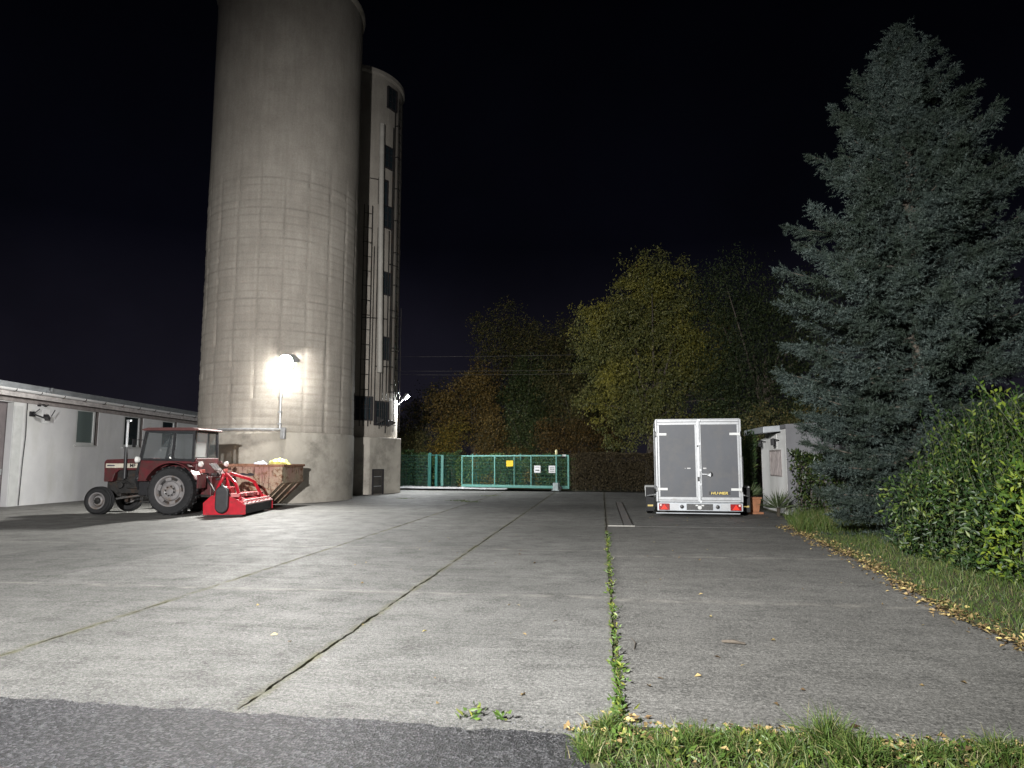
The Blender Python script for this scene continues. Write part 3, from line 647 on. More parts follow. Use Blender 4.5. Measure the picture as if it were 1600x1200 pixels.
# ------------------------------------------------------------------ red flail mulcher on the hitch
MU = thing('flail_mulcher', 'bright red flail mulcher with a black belt guard standing behind the tractor', 'mulcher', (-10.85, 20.1, 0), R(190)); MU.scale = (.93, .95, .95)
W2 = 1.36
k = MB(); hood_poly = [(.62,.16),(.62,.36),(.4,.56),(.0,.6),(-.32,.5),(-.5,.33),(-.52,.26),(-.47,.26),(-.3,.44),(0,.55),(.38,.5),(.57,.34),(.57,.16)]
k.prism(hood_poly, -W2, W2); k.build('hood', M['bright_red'], MU, bevel=.008)
for s_ in (1, -1):
    k = MB(); y0, y1 = (W2, W2+.03) if s_ > 0 else (-W2-.03, -W2)
    k.prism([(.72,.05),(.74,.4),(.5,.62),(.05,.64),(-.3,.5),(-.55,.33),(-.56,.06)], y0, y1); k.build('end_plate', M['bright_red'], MU, bevel=.005)
    k = MB(); k.bar((.6, s_*(W2-.05), .05), (-.45, s_*(W2-.05), .05), .09, .05); k.build('skid', M['dark_steel'], MU)
k = MB(); st = [(.14+.2*math.cos(t), .3+.2*math.sin(t)) for t in np.linspace(PI, 2*PI, 12)] + [(.14+.2*math.cos(t), .72+.2*math.sin(t)) for t in np.linspace(0, PI, 12)]
k.prism(st, W2+.03, W2+.17); k.build('belt_guard', M['black_paint'], MU, bevel=.04)
k = MB(); k.lathe([(.1, -W2), (.1, W2)], (-.38, 0, .13), 'y', 18); k.build('roller', M['dark_steel'], MU, 40)
k = MB(); k.tube([(-.52, -W2, .36), (-.52, W2, .36)], .035, 10); k.tube([(-.45, -W2+.1, .46), (-.45, W2-.1, .46)], .03, 10)
for yy in np.linspace(-W2+.15, W2-.15, 7): k.cbox((-.5, yy, .38), (.07, .12, .09))
k.build('rear_bar', mat('worn pinkish steel', (.5,.3,.29), .45, .2, .2), MU, 40)
k = MB()
for yy in np.linspace(-W2+.12, W2-.32, 9): k.box(-.54, -.525, yy, yy+.28, .08, .33)
k.build('rubber_flap', M['black'], MU)
def bent(pts_, r_=.045):
    return MB().tube(pts_, r_, 10).build('frame_tube', M['bright_red'], MU, 50)
bent([(.62, .9, .4), (.6, .55, .9), (.5, .42, 1.2), (.42, .45, 1.26), (.05, .85, 1.05), (-.12, 1.05, .95), (-.32, 1.18, .48)], .05)
bent([(.62, -.5, .4), (.6, -.15, .9), (.5, .05, 1.2), (.42, .0, 1.26), (.0, -.42, 1.08), (-.15, -.55, .98), (-.4, -.72, .48)], .05)
k = MB(); k.bar((.5, -.1, 1.22), (.5, .5, 1.22), .08, .1); k.bar((.62, -.5, .42), (.62, .9, .42), .1, .1); k.box(.5, .7, -.1, .4, .45, .8); k.bar((.5, .2, 1.2), (.3, .2, .6), .06, .06); k.build('headstock', M['bright_red'], MU, bevel=.01)
k = MB(); k.box(.12, .5, .45, .85, .6, .86); k.lathe([(.1, .85), (.1, 1.25)], (.25, 0, .72), 'y', 14); k.build('gearbox', M['bright_red'], MU, bevel=.02)
lit_red = mat('lamplit pale red', (.5,.16,.16), .35)  # paler top plates: lamp light on the mulcher put into the red
for c_, d_ in (((-.15, .1, .62), (.3, .9, .1)), ((-.2, -.8, .6), (.25, .5, .1)), ((-.12, .98, .62), (.34, .5, .1))): MB().cbox(c_, d_).build('cover_plate', lit_red, MU, bevel=.01)

# ------------------------------------------------------------------ rusty skip
m, nt, b = new_mat('rusty skip paint'); v = coords(nt)
base = ramp(nt, noise(nt, v, 1.1, 4), [(.4, (.34,.2,.165)), (.6, (.4,.34,.24))])
rust = ramp(nt, noise(nt, v, 14, 5), [(.3, (.09,.032,.012)), (.7, (.22,.085,.03))])
f1 = ramp(nt, noise(nt, v, 4.5, 9, .75), [(.5, 0.), (.6, 1.)]); f2 = ramp(nt, noise(nt, coords(nt, (7, 7, .9)), 2.2, 6, .7), [(.52, 0.), (.66, .9)])
col = mixc(nt, f1, base, rust); col = mixc(nt, f2, col, (.08,.035,.02)); nt.links.new(col, b.inputs['Base Color'])
b.inputs['Roughness'].default_value = .7; bump(nt, b, noise(nt, v, 30, 5, .7), .3, .01); M['skip'] = m
SK = thing('skip', 'rusty open skip with sloping ends standing against the silo', 'skip', (-12.3, 23.05, 0), R(1))
YS = .86; prof = [(-1.72,1.42),(-1.72,.9),(-.95,.06),(.85,.06),(1.64,.86),(1.64,1.40)]
k = MB()
for s_ in (-1, 1): k.prism(prof, s_*YS, s_*(YS-.02))
k.build('side_panel', M['skip'], SK)
inner = [(-1.69,1.42),(-1.69,.91),(-.94,.09),(.84,.09),(1.61,.87),(1.61,1.40)]
k = MB(); k.prism(prof + inner[::-1], -YS+.021, YS-.021); k.build('floor_panel', M['skip'], SK)
rim_ = mat('worn orange rim', (.38,.2,.13), .6, 0, .3, 6, .2, dirt=(.12,.05,.02), dirt_amt=.5, dscale=6)
k = MB(); c4 = [(-1.74,-YS-.02,1.44),(1.66,-YS-.02,1.42),(1.66,YS+.02,1.42),(-1.74,YS+.02,1.44)]
for i in range(4): k.bar(c4[i], c4[(i+1)%4], .07, .08)
k.build('rim', rim_, SK)
k = MB()
for s_ in (-1, 1):
    y_ = s_*(YS+.012)
    k.bar((-1.72, y_, .88), (1.64, y_, .86), .03, .05)
    for x_ in (-1.25, .95): k.bar((x_, y_, .2 if x_ > 0 else .4), (x_, y_, 1.4), .05, .03)
    k.bar((-.9, y_, .1), (1.6, y_, .85), .03, .02); k.bar((-1.66, y_, .9), (-.9, y_, .1), .03, .05); k.bar((1.6, y_, .85), (.85, y_, .1), .03, .05)
for yy in (-.55, 0., .55): k.bar((1.66, yy, .87), (.88, yy, .08), .06, .03)
k.bar((1.655, -YS, .87), (1.655, YS, .87), .04, .05)
k.build('rib', M['skip'], SK)
k = MB(); k.box(-1.2, -.86, -YS-.012, -YS, .98, 1.28); k.box(-.74, -.5, -YS-.012, -YS, .95, 1.28); k.build('patch_plate', mat('pale patch', (.45,.42,.37), .7, 0, .2, 8, .1, dirt=(.2,.09,.04), dirt_amt=.35), SK)
k = MB(); n_ = 18
top = [(-.35+1.0*i/n_, 1.16+.02*math.sin(i*1.3)) for i in range(n_+1)]; bot = [(-.35+1.0*i/n_, 1.08-.012*math.sin(i*.9)) for i in range(n_+1)]
k.prism(top + bot[::-1], -YS-.008, -YS); k.build('dark_scrape', mat('dark scrape', (.035,.03,.035), .8), SK)
for s_ in (-1, 1):
    for x_ in (-.9, .9): MB().lathe([(.05, s_*YS), (.05, s_*(YS+.1)), (.07, s_*(YS+.1)), (.07, s_*(YS+.13))], (x_, 0, .72), 'y', 12).build('lug', M['dark_steel'], SK)
def bag(name, label, loc, sx, sy, sz, c, seed):
    rr2 = random.Random(seed); me = bpy.data.meshes.new(name); bm = bmesh.new(); bmesh.ops.create_icosphere(bm, subdivisions=4, radius=1)
    from mathutils import noise as mn
    for v_ in bm.verts:
        n_ = mn.noise(v_.co*2.2 + Vector((seed, 0, 0)))*.35 + mn.noise(v_.co*5+Vector((0, seed, 0)))*.16
        v_.co = Vector((v_.co.x*sx, v_.co.y*sy, v_.co.z*sz))*(1+n_)
    bm.to_mesh(me); bm.free(); o = link(name, me, mat(name+' film', c, .35, 0, .1, 8, .2, 20), None, 60); o.location = loc; return tag(o, label, 'bag')
bag('bag', 'crumpled yellow plastic bag heaped at the right end of the rusty skip', (-11.05, 22.75, 1.42), .36, .3, .22, (.58,.56,.16), 3)
bag('bag', 'small pale blue plastic bag poking above the rim of the rusty skip', (-11.65, 22.7, 1.42), .24, .2, .13, (.45,.5,.62), 8)
k = MB(); k.box(-1.55, 1.5, -.8, .8, 1.0, 1.25)
rub = k.build('rubbish_layer', mat('mixed rubbish', (.12,.1,.08), .9, 0, .6, 7, .6, 12, bdist=.08), SK)

# ------------------------------------------------------------------ box trailer
TL = thing('box_trailer', 'tall grey and silver box trailer with double rear doors parked by the white hut', 'trailer', (2.735, 20.35, 0), R(-3.2))
HW = 1.195; ZB, ZT = .42, 2.76; LN = 2.4
panel = mat('grey phenolic panel', (.072,.077,.088), .55, 0, .1, 1.3, .35, 160, bdist=.003, dirt=(.092,.092,.095), dirt_amt=.45, dscale=2.2)
k = MB(); k.box(-HW+.02, HW-.02, .04, LN, ZB, ZT-.02); k.build('body', panel, TL)
k = MB()
for s_ in (-1, 1):
    x_ = s_*HW
    k.box(min(x_, x_-s_*.06), max(x_, x_-s_*.06), -.02, .1, ZB, ZT)           # corner posts
    k.box(min(x_, x_-s_*.03), max(x_, x_-s_*.03), .1, LN, ZT-.12, ZT); k.box(min(x_, x_-s_*.03), max(x_, x_-s_*.03), .1, LN, ZB, ZB+.14)
    k.box(min(x_, x_-s_*.08), max(x_, x_-s_*.08), LN, LN+.06, ZB, ZT)
k.box(-HW+.06, HW-.06, -.015, .1, ZT-.07, ZT); k.box(-HW+.06, HW-.06, -.015, .1, ZB, ZB+.05); k.box(-HW+.01, HW-.01, .1, LN, ZT-.018, ZT+.03)
k.build('frame', M['alu'], TL, bevel=.012)
for s_, lab in ((-1, None), (1, None)):
    x0, x1 = (-HW+.065, -.03) if s_ < 0 else (.03, HW-.065)
    f = MB(); y0, y1 = -.04, .0; t_ = .072
    f.box(x0, x1, y0, y1, ZB+.055, ZB+.055+.085); f.box(x0, x1, y0, y1, ZT-.075-.075, ZT-.075)
    f.box(x0, x0+t_*.75, y0, y1, ZB+.14, ZT-.15); f.box(x1-t_*.75, x1, y0, y1, ZB+.14, ZT-.15)
    dframe = f.build('door', M['alu'], TL, bevel=.006)
    f = MB(); f.box(x0+t_*.75, x1-t_*.75, -.022, -.0, ZB+.14, ZT-.15); f.build('panel', panel, dframe)
    xe = x0 if s_ < 0 else x1
    for z in (ZB+.36, ZT-.42):
        f = MB(); a_, c_ = (xe-.05, xe+.26) if s_ < 0 else (xe-.26, xe+.05)
        f.box(a_, c_, -.056, -.041, z-.035, z+.035); f.tube([(xe-s_*-.02, -.06, z-.06), (xe-s_*-.02, -.06, z+.06)], .014, 8)
        f.build('hinge', M['white_metal'], dframe, bevel=.005)
        f = MB(); xh = s_*(HW+.005); f.tube([(xh, -.02, z-.09), (xh-s_*.03, -.06, z-.05), (xh-s_*.03, -.06, z+.05), (xh, -.02, z+.09)], .012, 6); f.build('hinge_pin', M['black_paint'], dframe)
k = MB(); k.tube([(.035, -.065, ZB-.02), (.035, -.065, ZT-.02)], .016, 10); k.box(-.03, .03, -.045, -.0, ZB+.02, ZT-.06)
for z in (ZB+.02, ZB+.5, ZB+.9, ZT-.7, ZT-.03): k.cbox((.035, -.06, z), (.08, .05, .06))
k.build('lock_bar', M['steel'], TL, 40)
k = MB(); k.cbox((-.015, -.075, 1.07), (.05, .03, .12)); k.cbox((-.015, -.075, 2.0), (.03, .03, .05)); k.build('latch', M['black_paint'], TL)
k = MB(); k.lathe([(.075, -.042), (.075, -.06), (.06, -.066), (.01, -.066)], (.31, 0, 1.2), 'y', 24); hp = k.build('lock_plate', M['black_paint'], TL, 40)
k = MB(); k.prism([(.22,1.17),(.33,1.25),(.33,1.13)], -.09, -.067); k.bar((.05, -.09, 1.21), (.24, -.085, 1.2), .02, .035); k.build('handle', M['steel'], hp, bevel=.004)
k = MB(); k.cbox((.17, -.027, 1.37), (.09, .01, .035)); k.cbox((-.27, -.027, 1.37), (.1, .01, .03)); k.cbox((-.37, -.027, 1.37), (.02, .01, .02)); k.build('sticker', mat('pale sticker', (.5,.5,.5), .5), TL)
# name plate on the right door
k = MB(); k.box(.26, .85, -.031, -.0225, .625, .72); npl = k.build('name_plate', M['black_paint'], TL)
o = link('lettering', text_mesh('HU·MER', .1, .002, True), mat('yellow lettering', (.72,.55,.12), .5, 0, .05), npl); o.rotation_euler = (R(90), 0, 0); o.location = (.555, -.034, .672)
o.data.transform(Matrix.Scale(1.3, 4, (1, 0, 0))); sh_ = Matrix.Identity(4); sh_[0][1] = .22; o.data.transform(sh_)
# rear light bar
k = MB(); k.box(-HW+.02, HW-.02, -.05, .05, .17, .40); k.box(-HW-.02, HW-.1, -.07, .0, .09, .125); lb = k.build('light_bar', M['zinc'], TL, bevel=.012)
redm = mat('red light lens', (.26,.008,.008), .25, 0, .15, 30, .1); redb = mat('bright red reflector', (.85,.05,.03), .2, 0, .1, 60, .1)
for s_ in (-1, 1):
    xc = s_*.98
    k = MB(); k.box(xc-.15, xc+.15, -.085, -.051, .195, .375); tl_ = k.build('tail_light', redm, TL, bevel=.012)
    k = MB(); k.prism([(xc-.095,.215),(xc+.095,.215),(xc,.355)], -.093, -.086); k.build('reflector', redb, tl_)
    k = MB(); k.cbox((xc-s_*-.1, -.09, .335), (.05, .008, .05)); k.build('lens', mat('pale lamp cell', (.75,.6,.55), .3), tl_)
    k = MB(); k.lathe([(.055, -.051), (.055, -.07), (.03, -.078), (.005, -.08)], (s_*.49, 0, .29), 'y', 20); k.build('reverse_lamp', M['black_paint'], TL, 40)
    k = MB(); k.box(s_*.7-.12, s_*.7+.12, -.055, -.05, .2, .37); k.build('cover_panel', M['alu'], TL)
k = MB(); k.box(-.36, .36, -.068, -.051, .2, .37); pl = k.build('number_plate', mat('dirty dark plate', (.05,.05,.05), .5, 0, .6, 40, .1, dirt=(.25,.25,.25), dirt_amt=.3, dscale=22), TL)
k = MB(); k.lathe([(.06, -.069), (.05, -.08), (.005, -.082)], (0, 0, .27), 'y', 16); k.cbox((-.08, -.075, .33), (.07, .012, .035)); k.cbox((.08, -.075, .33), (.07, .012, .035)); k.build('plate_light', M['white_metal'], pl, 40)
k = MB(); k.box(-HW+.1, HW-.1, .05, LN, .26, .42); k.bar((-.9, .3, .34), (-.9, LN, .34), .08, .12); k.bar((.9, .3, .34), (.9, LN, .34), .08, .12); k.bar((-1.1, 1.3, .33), (1.1, 1.3, .33), .08, .08)
k.bar((-.7, LN, .36), (0, LN+1.5, .4), .08, .1); k.bar((.7, LN, .36), (0, LN+1.5, .4), .08, .1); k.build('chassis', M['zinc'], TL)
for s_ in (-1, 1):
    for yy in (1.3,):
        h = thing_child('wheel', TL, (s_*1.38, yy, .335))
        t = MB(); t.lathe([(.19, -.1), (.3, -.1), (.335, -.07), (.335, .07), (.3, .1), (.19, .1)], ax='y', n=32, cap=False)
        tt = t.build('tyre', M['black'], h, 40); tt.rotation_euler.z = R(90)
        t = MB(); t.lathe([(.19, -.09), (.17, -.07), (.1, -.05), (.01, -.05)], ax='y', n=24, cap=False); t.lathe([(.19, .09), (.17, .07), (.1, .05), (.01, .05)], ax='y', n=24, cap=False); tt = t.build('rim', M['rim_silver'], h, 40); tt.rotation_euler.z = R(90)
    f = MB(); x0, x1 = sorted((s_*1.235, s_*1.5)); pf = [(.82,.52),(.92,.78),(1.1,.84),(1.5,.84),(1.72,.78),(1.8,.52),(1.78,.52),(1.7,.76),(1.5,.81),(1.1,.81),(.94,.75),(.84,.52)]
    f.prism(pf, x0, x1, 'yz'); f.box(min(s_*1.49, s_*1.51), max(s_*1.49, s_*1.51), 1.0, 1.65, .7, .83); mg = f.build('mudguard', M['white_metal'], TL, bevel=.01)
    f = MB(); f.box(x0+.01, x1-.01, 0.80, .815, .1, .8); f.build('mud_flap', M['black'], mg)
    f = MB(); f.box((x0+x1)/2-.07, (x0+x1)/2+.09, 0.79, .799, .235, .285); f.build('sticker', mat('yellow sticker', (.5,.38,.12), .6), mg)
    f = MB(); f.tube([(s_*(HW+.02), .1, .9), (s_*(HW+.03), .12, 1.7)], .012, 6); f.bar((s_*(HW+.02), .1, .62), (s_*(HW+.25), .8, .55), .03, .03); f.build('side_rod', M['steel'], TL)

# ------------------------------------------------------------------ white hut behind the spruce
HU = thing('white_hut', 'small white flat roofed hut with a barred opening half hidden by the spruce', 'hut', (5.4, 21.35, 0), 0)
hw = mat('white hut wall', (.83,.83,.81), .8, 0, .04, 3, .25, 40); hg = mat('grey roughcast', (.15,.15,.158), .95, 0, .1, 3, .5, 70)
k = MB(); k.box(0, .15, .0, .55, -.05, 2.52); k.box(0, .15, .55, 2.0, -.05, 1.1); k.box(0, .15, .55, 2.0, 1.92, 2.42); k.box(0, .15, 2.0, 3.2, -.05, 2.32); k.box(-.012, -.002, 1.02, 1.06, 1.95, 2.4)
k.box(.15, 3.8, 3.05, 3.2, -.05, 2.5); k.build('wall', hw, HU)
k = MB(); k.box(.004, 4, -.04, -.003, -.05, 2.62); k.box(.15, 4, .0, .2, -.05, 2.6); k.box(3.8, 4, .2, 3.2, -.05, 2.62); k.build('front_wall', hg, HU)
k = MB(); k.prism([(-.5,2.43),(-.48,2.62),(4.2,2.98),(4.2,2.83)], .62, 3.5); hr = k.build('roof', M['zinc'], HU, bevel=.01)
k = MB(); k.prism([(.0,2.53),(.0,2.66),(4.2,2.8),(4.2,2.63)], -.06, .61); k.build('parapet', hg, HU)
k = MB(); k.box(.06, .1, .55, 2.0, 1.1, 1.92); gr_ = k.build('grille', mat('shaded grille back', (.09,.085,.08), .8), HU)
k = MB()
for i in range(9): k.box(.0, .05, .62+i*.165, .70+i*.165, 1.14, 1.88)
k.box(-.01, .06, .55, .6, 1.1, 1.92); k.box(-.01, .06, 1.95, 2.0, 1.1, 1.92); k.box(-.01, .06, .6, 1.95, 1.88, 1.92); k.box(-.01, .06, .6, 1.95, 1.1, 1.14); k.build('bar', mat('pinkish grey bars', (.33,.29,.28), .6), gr_)
for yy in (.75, 2.5):
    k = MB(); k.bar((0, yy, 2.2), (-.22, yy-.15, 2.25), .03, .03); k.cbox((-.24, yy-.16, 2.15), (.08, .1, .2)); k.bar((-.02, yy+.25, 2.22), (-.2, yy-.1, 2.24), .03, .02); k.cbox((-.12, yy+.1, 2.12), (.06, .06, .22)); k.build('wall_bracket', M['black_paint'], HU)
# planter
PT = thing('planter', 'square terracotta planter with spiky leaves beside the trailer wheel', 'planter', (4.42, 21.9, 0), R(12))
terra = mat('terracotta', (.3,.13,.065), .7, 0, .2, 6, .2, dirt=(.2,.14,.1), dirt_amt=.3)
k = MB(); zt = .48
for (a0, a1, z0, z1) in ((.2,.25,.06,.44), (.27,.27,.44,.5)):
    k.add([(-a0,-a0,z0),(a0,-a0,z0),(a0,a0,z0),(-a0,a0,z0),(-a1,-a1,z1),(a1,-a1,z1),(a1,a1,z1),(-a1,a1,z1)], [(0,3,2,1),(4,5,6,7),(0,1,5,4),(1,2,6,5),(2,3,7,6),(3,0,4,7)])
k.build('pot', terra, PT, bevel=.01); k = MB(); k.box(-.3, .3, -.3, .3, 0, .06); k.build('saucer', terra, PT, bevel=.01)
yucca = leafmat('yucca leaf', [(0, (.035,.055,.022)), (1, (.1,.125,.06))], .4, .5, trans=.1)
def yucca_crown(par, n, L, z):
    A = rdir(n); A[:, 2] = np.abs(A[:, 2])*1.1 + .1
    leaf_obj('leaf_crown', np.tile([0, 0, z], (n, 1)) + A*.04, A, U(.6, 1, n)*L, .035, yucca, par, .3)
yucca_crown(PT, 90, .55, .5)
YU = thing('yucca', 'dark spiky yucca growing at the foot of the white hut wall', 'plant', (5.0, 20.9, 0)); k = MB(); k.tube([(0,0,0),(.02,0,.25)], .05, 8); k.build('stem', M['soil'], YU); yucca_crown(YU, 80, .7, .22)

# ------------------------------------------------------------------ fence and sliding gate
gm = mat('teal green powder coat', (.035,.165,.14), .45, 0, .12, 8, .05); gw = mat('pale green galvanised', (.12,.29,.25), .45, .1, .12, 8, .05)
gwire = mat('dark green wire', (.03,.13,.1), .5, 0, .1, 8, 0)
def local(p0, p1):
    a_ = math.atan2(p1[1]-p0[1], p1[0]-p0[0]); return (p0[0], p0[1], 0), a_, math.hypot(p1[0]-p0[0], p1[1]-p0[1])
def mesh_panel(mb, x0, x1, z0, z1, wire=.0024, step=.05, rows=None):
    x = x0
    while x < x1: mb.box(x-wire, x+wire, -wire, wire, z0, z1); x += step
    for z in rows or np.arange(z0+.03, z1, .2):
        mb.box(x0, x1, -.012, -.005, z-.004, z+.004); mb.box(x0, x1, .005, .012, z-.004, z+.004)
def fence(label, p0, p1, h, npost, side=-1):
    loc, a_, L_ = local(p0, p1); F_ = thing('mesh_fence', label, 'fence', loc, a_)
    k = MB(); mesh_panel(k, .03, L_, .06, h); k.build('mesh_panel', gwire, F_)
    for i in range(npost):
        x = L_*i/(npost-1) if npost > 1 else 0
        k = MB(); k.box(x-.03, x+.03, -.03, .03, -.05, h+.06); k.build('post', gm, F_, bevel=.006)
    return F_
fence('green wire mesh fence running from the tower to the gate posts', (-15.2, 41.6), (-10.5, 41.55), 1.95, 3)
fence('short green wire mesh fence panel left of the sliding gate', (-10.05, 41.5), (-4.6, 39.6), 1.9, 3)
GP = thing('gate_posts', 'pair of tall green guide posts at the left end of the gate fence', 'gate post', (-10.35, 41.4, 0), R(-8))
for x in (0, .42):
    k = MB(); k.box(x-.06, x+.06, -.06, .06, 0, 2.05 if x == 0 else 1.95); k.build('post', gm, GP, bevel=.008)
k = MB(); k.box(.7, .86, -.04, .04, .05, 1.92); k.build('end_panel', gw, GP, bevel=.01); k = MB(); k.bar((0, 0, 1.9), (.8, 0, 1.9), .04, .04); k.build('rail', gm, GP)
loc, a_, L_ = local((-7.95, 39.15), (-1.70, 36.75)); G = thing('sliding_gate', 'green framed sliding gate of wire mesh carrying three signs', 'gate', (loc[0], loc[1], 0), a_)
k = MB(); k.box(0, L_, -.035, .035, .1, .24); k.box(0, L_, -.03, .03, 1.80, 1.88); k.box(0, .07, -.03, .03, .24, 1.8); k.box(L_-.09, L_, -.03, .03, .24, 1.8); k.build('frame', gw, G, bevel=.008)
for fx in (.11, .326, .51, .665):
    k = MB(); w_ = .018 if fx == .51 else .03; k.box(L_*fx-w_, L_*fx+w_, -.022, .022, .24, 1.8 if fx != .11 else 1.95); k.build('upright', gw, G)
k = MB(); mesh_panel(k, .08, L_-.1, .24, 1.8); k.build('mesh_panel', gwire, G)
k = MB()
for x in (.0, L_-.3): k.box(x-.08, x+.12, -.04, .04, 1.8-.0, 1.9) if x else k.box(-.12, .25, -.06, .06, .0, .09)
k.build('roller_bracket', M['white_metal'], G)
def sign(par_name, label, x, z, w_, h, c, marks, mc):
    p_ = G.matrix_basis @ Vector((x, -.05, z)); s_ = thing(par_name, label, 'sign', p_, a_)
    k = MB(); k.box(-w_/2, w_/2, -.006, .0, -h/2, h/2); k.build('panel', mat(label[:14], c, .5, 0, .04), s_)
    k = MB()
    for (mx, mz, mw, mh) in marks: k.box(mx-mw/2, mx+mw/2, -.009, -.0061, mz-mh/2, mz+mh/2)
    if marks: k.build('marking', mat(label[:14]+' marks', mc, .6), s_)
bpy.context.view_layer.update()
sign('warning_sign', 'yellow rectangular sign on the middle of the sliding gate', L_*.472, 1.42, .42, .32, (.75,.52,.02), [(0,.09,.3,.025),(0,.03,.24,.02),(.02,-.05,.26,.02)], (.55,.36,.02))
sign('notice_sign', 'white sign with one dark bar on the gate, left one of the white pair', L_*.725, 1.12, .38, .38, (.7,.7,.7), [(0,-.06,.24,.06),(-.02,.1,.26,.02)], (.12,.12,.12))
sign('notice_sign', 'white sign with grey rows of print on the gate, right one of the white pair', L_*.855, 1.12, .38, .38, (.68,.68,.68), [(0,.1,.28,.05),(-.06,.0,.12,.08),(.08,.0,.12,.08),(0,-.11,.28,.06)], (.3,.3,.3))
GD = thing('gate_drive', 'slim post with pale drive box and beacon at the right end of the gate', 'gate drive', G.matrix_basis @ Vector((L_*.905, -.22, 0)), a_)
k = MB(); k.box(-.035, .035, -.03, .03, .4, 1.93); k.build('post', gw, GD); k = MB(); k.box(-.16, .14, -.14, .12, .02, .42); k.box(-.22, .2, -.16, .14, 0, .05); k.build('drive_box', mat('grey drive housing', (.33,.38,.38), .5), GD, bevel=.015)
k = MB(); k.lathe([(.05, 1.93), (.07, 1.97), (.07, 2.1), (.04, 2.16), (.005, 2.17)], n=16); k.lathe([(.06, 1.9), (.06, 1.95)], n=12); k.build('beacon', mat('pale yellow beacon', (.75,.72,.4), .25), GD, 40)
k = MB(); k.lathe([(.09, -.03), (.09, .03)], (.25, -.05, .16), 'y', 14); k.build('pinion', M['black_paint'], GD, 40)

# white gravel by the gate
n = 5200; Px = U(-11.9, -5.2, n); t_ = (Px+11.9)/6.7; Py = U(0, 1, n)*(2.3-1.6*t_) + (38.9-1.2*t_); sz = U(.025, .075, n)
oct_ = np.array([[1,0,0],[-1,0,0],[0,1,0],[0,-1,0],[0,0,.7],[0,0,-.4]]); of = np.array([[0,2,4],[2,1,4],[1,3,4],[3,0,4],[2,0,5],[1,2,5],[3,1,5],[0,3,5]])
V = np.stack([Px, Py, sz*.3], 1)[:, None, :] + (oct_[None]*U(.6, 1.3, (n, 6, 1)))*sz[:, None, None]; F = of[None] + (np.arange(n)*6)[:, None, None]
tag(link('gravel', np_mesh('gravel', V.reshape(-1, 3), F.reshape(-1, 3)), mat('white gravel', (.5,.5,.5), .8, 0, .15)), kind='stuff')

n = 900; Px = U(-6, 0, n); Py = np.interp(Px, [-6, -4.9, -.2, 0], [4.46, 4.46, 4.26, 4.24]) + RNG.normal(size=n)*.09; sz = U(.003, .009, n)
V = np.stack([Px, Py, np.full(n, .005)], 1)[:, None, :] + (oct_[None]*U(.6, 1.3, (n, 6, 1)))*sz[:, None, None]; F = of[None] + (np.arange(n)*6)[:, None, None]
tag(link('grit', np_mesh('grit', V.reshape(-1, 3), F.reshape(-1, 3)), mat('grey grit', (.11,.11,.115), .8, 0, .4)), kind='stuff')
# ------------------------------------------------------------------ vegetation
def grow(par, lobes, clumps, per, L, Wd, material, spread=.34, droop=.35, th=3., tr=.16, limbs=14, bias=.5, bark=None, name='crown', minz=.4, tilt=(0, 0)):
    """broadleaf tree: trunk, limbs to some of the leaf clumps, thousands of leaves gathered in clumps inside several lobes"""
    lb = np.array(lobes, float); vol = lb[:, 3]*lb[:, 4]*lb[:, 5]; idx = RNG.choice(len(lb), clumps, p=vol/vol.sum())
    d = rdir(clumps); rad = U(0, 1, clumps)**bias
    C = lb[idx, :3] + d*rad[:, None]*lb[idx, 3:6]; C = C[C[:, 2] > minz]; m_ = len(C)
    cs = U(.55, 1.45, m_)
    P = np.repeat(C, per, 0) + RNG.normal(size=(m_*per, 3))*np.array([spread, spread, spread*.8])*np.repeat(cs, per)[:, None]
    A = rdir(m_*per); A[:, 2] -= droop
    keep = P[:, 2] > .1; P = P[keep]; A = A[keep]; n_ = len(P)
    leaf_obj(name, P, A, U(.5, 1.5, n_)*L, U(.7, 1.3, n_)*Wd, material, par)
    k = MB(); top = lb[:, :3].mean(0); ht = Vector((top[0]*.5, top[1]*.5, th))
    k.tube([(0, 0, -.1), (.03, .02, th*.4), ht, Vector(top)], [tr*1.3, tr, tr*.8, tr*.4], 9)
    sel = C[RNG.choice(m_, min(limbs, m_), replace=False)]
    for c_ in sel:
        f_ = random.uniform(.45, 1.); s_ = Vector((0, 0, th*.35)).lerp(ht, f_) if random.random() < .6 else ht.lerp(Vector(top), random.uniform(0, .8))
        mid = s_.lerp(Vector(c_), .55) + Vector((0, 0, .25)); k.tube([s_, mid, Vector(c_)], [tr*.42, tr*.22, tr*.06], 6)
    k.build('trunk', bark or M['bark'], par, 50)
M['bark'] = mat('bark', (.075,.062,.048), .9, 0, .4, 9, .6, 25, bdist=.03)
def tree(name, label, cat, loc, *a, group=None, **kw):
    t = thing(name, label, cat, loc, 0, group); grow(t, *a, **kw); return t
lm_yellow = leafmat('yellowing leaves', [(0, (.07,.082,.026)), (.6, (.12,.128,.04)), (1, (.21,.195,.055))], .5, .35, [(0, (.15,.145,.03)), (.6, (.23,.21,.04)), (1, (.32,.28,.05))], .32, (.5, .64))
lm_dark = leafmat('dark green leaves', [(0, (.025,.04,.015)), (.7, (.055,.078,.026)), (1, (.12,.12,.045))], .5, .3)
lm_orange = leafmat('orange autumn leaves', [(0, (.04,.04,.018)), (.5, (.09,.07,.025)), (1, (.22,.135,.038))], .5, .25, [(0, (.1,.07,.025)), (.6, (.17,.115,.038)), (1, (.27,.185,.055))], .5, (.46, .6))
lm_brown = leafmat('withered brown leaves', [(0, (.04,.033,.02)), (.6, (.078,.062,.037)), (1, (.14,.11,.06))], .7, .15)
lm_olive = leafmat('olive leaves', [(0, (.04,.046,.018)), (.6, (.09,.09,.034)), (1, (.18,.14,.05))], .6, .25)
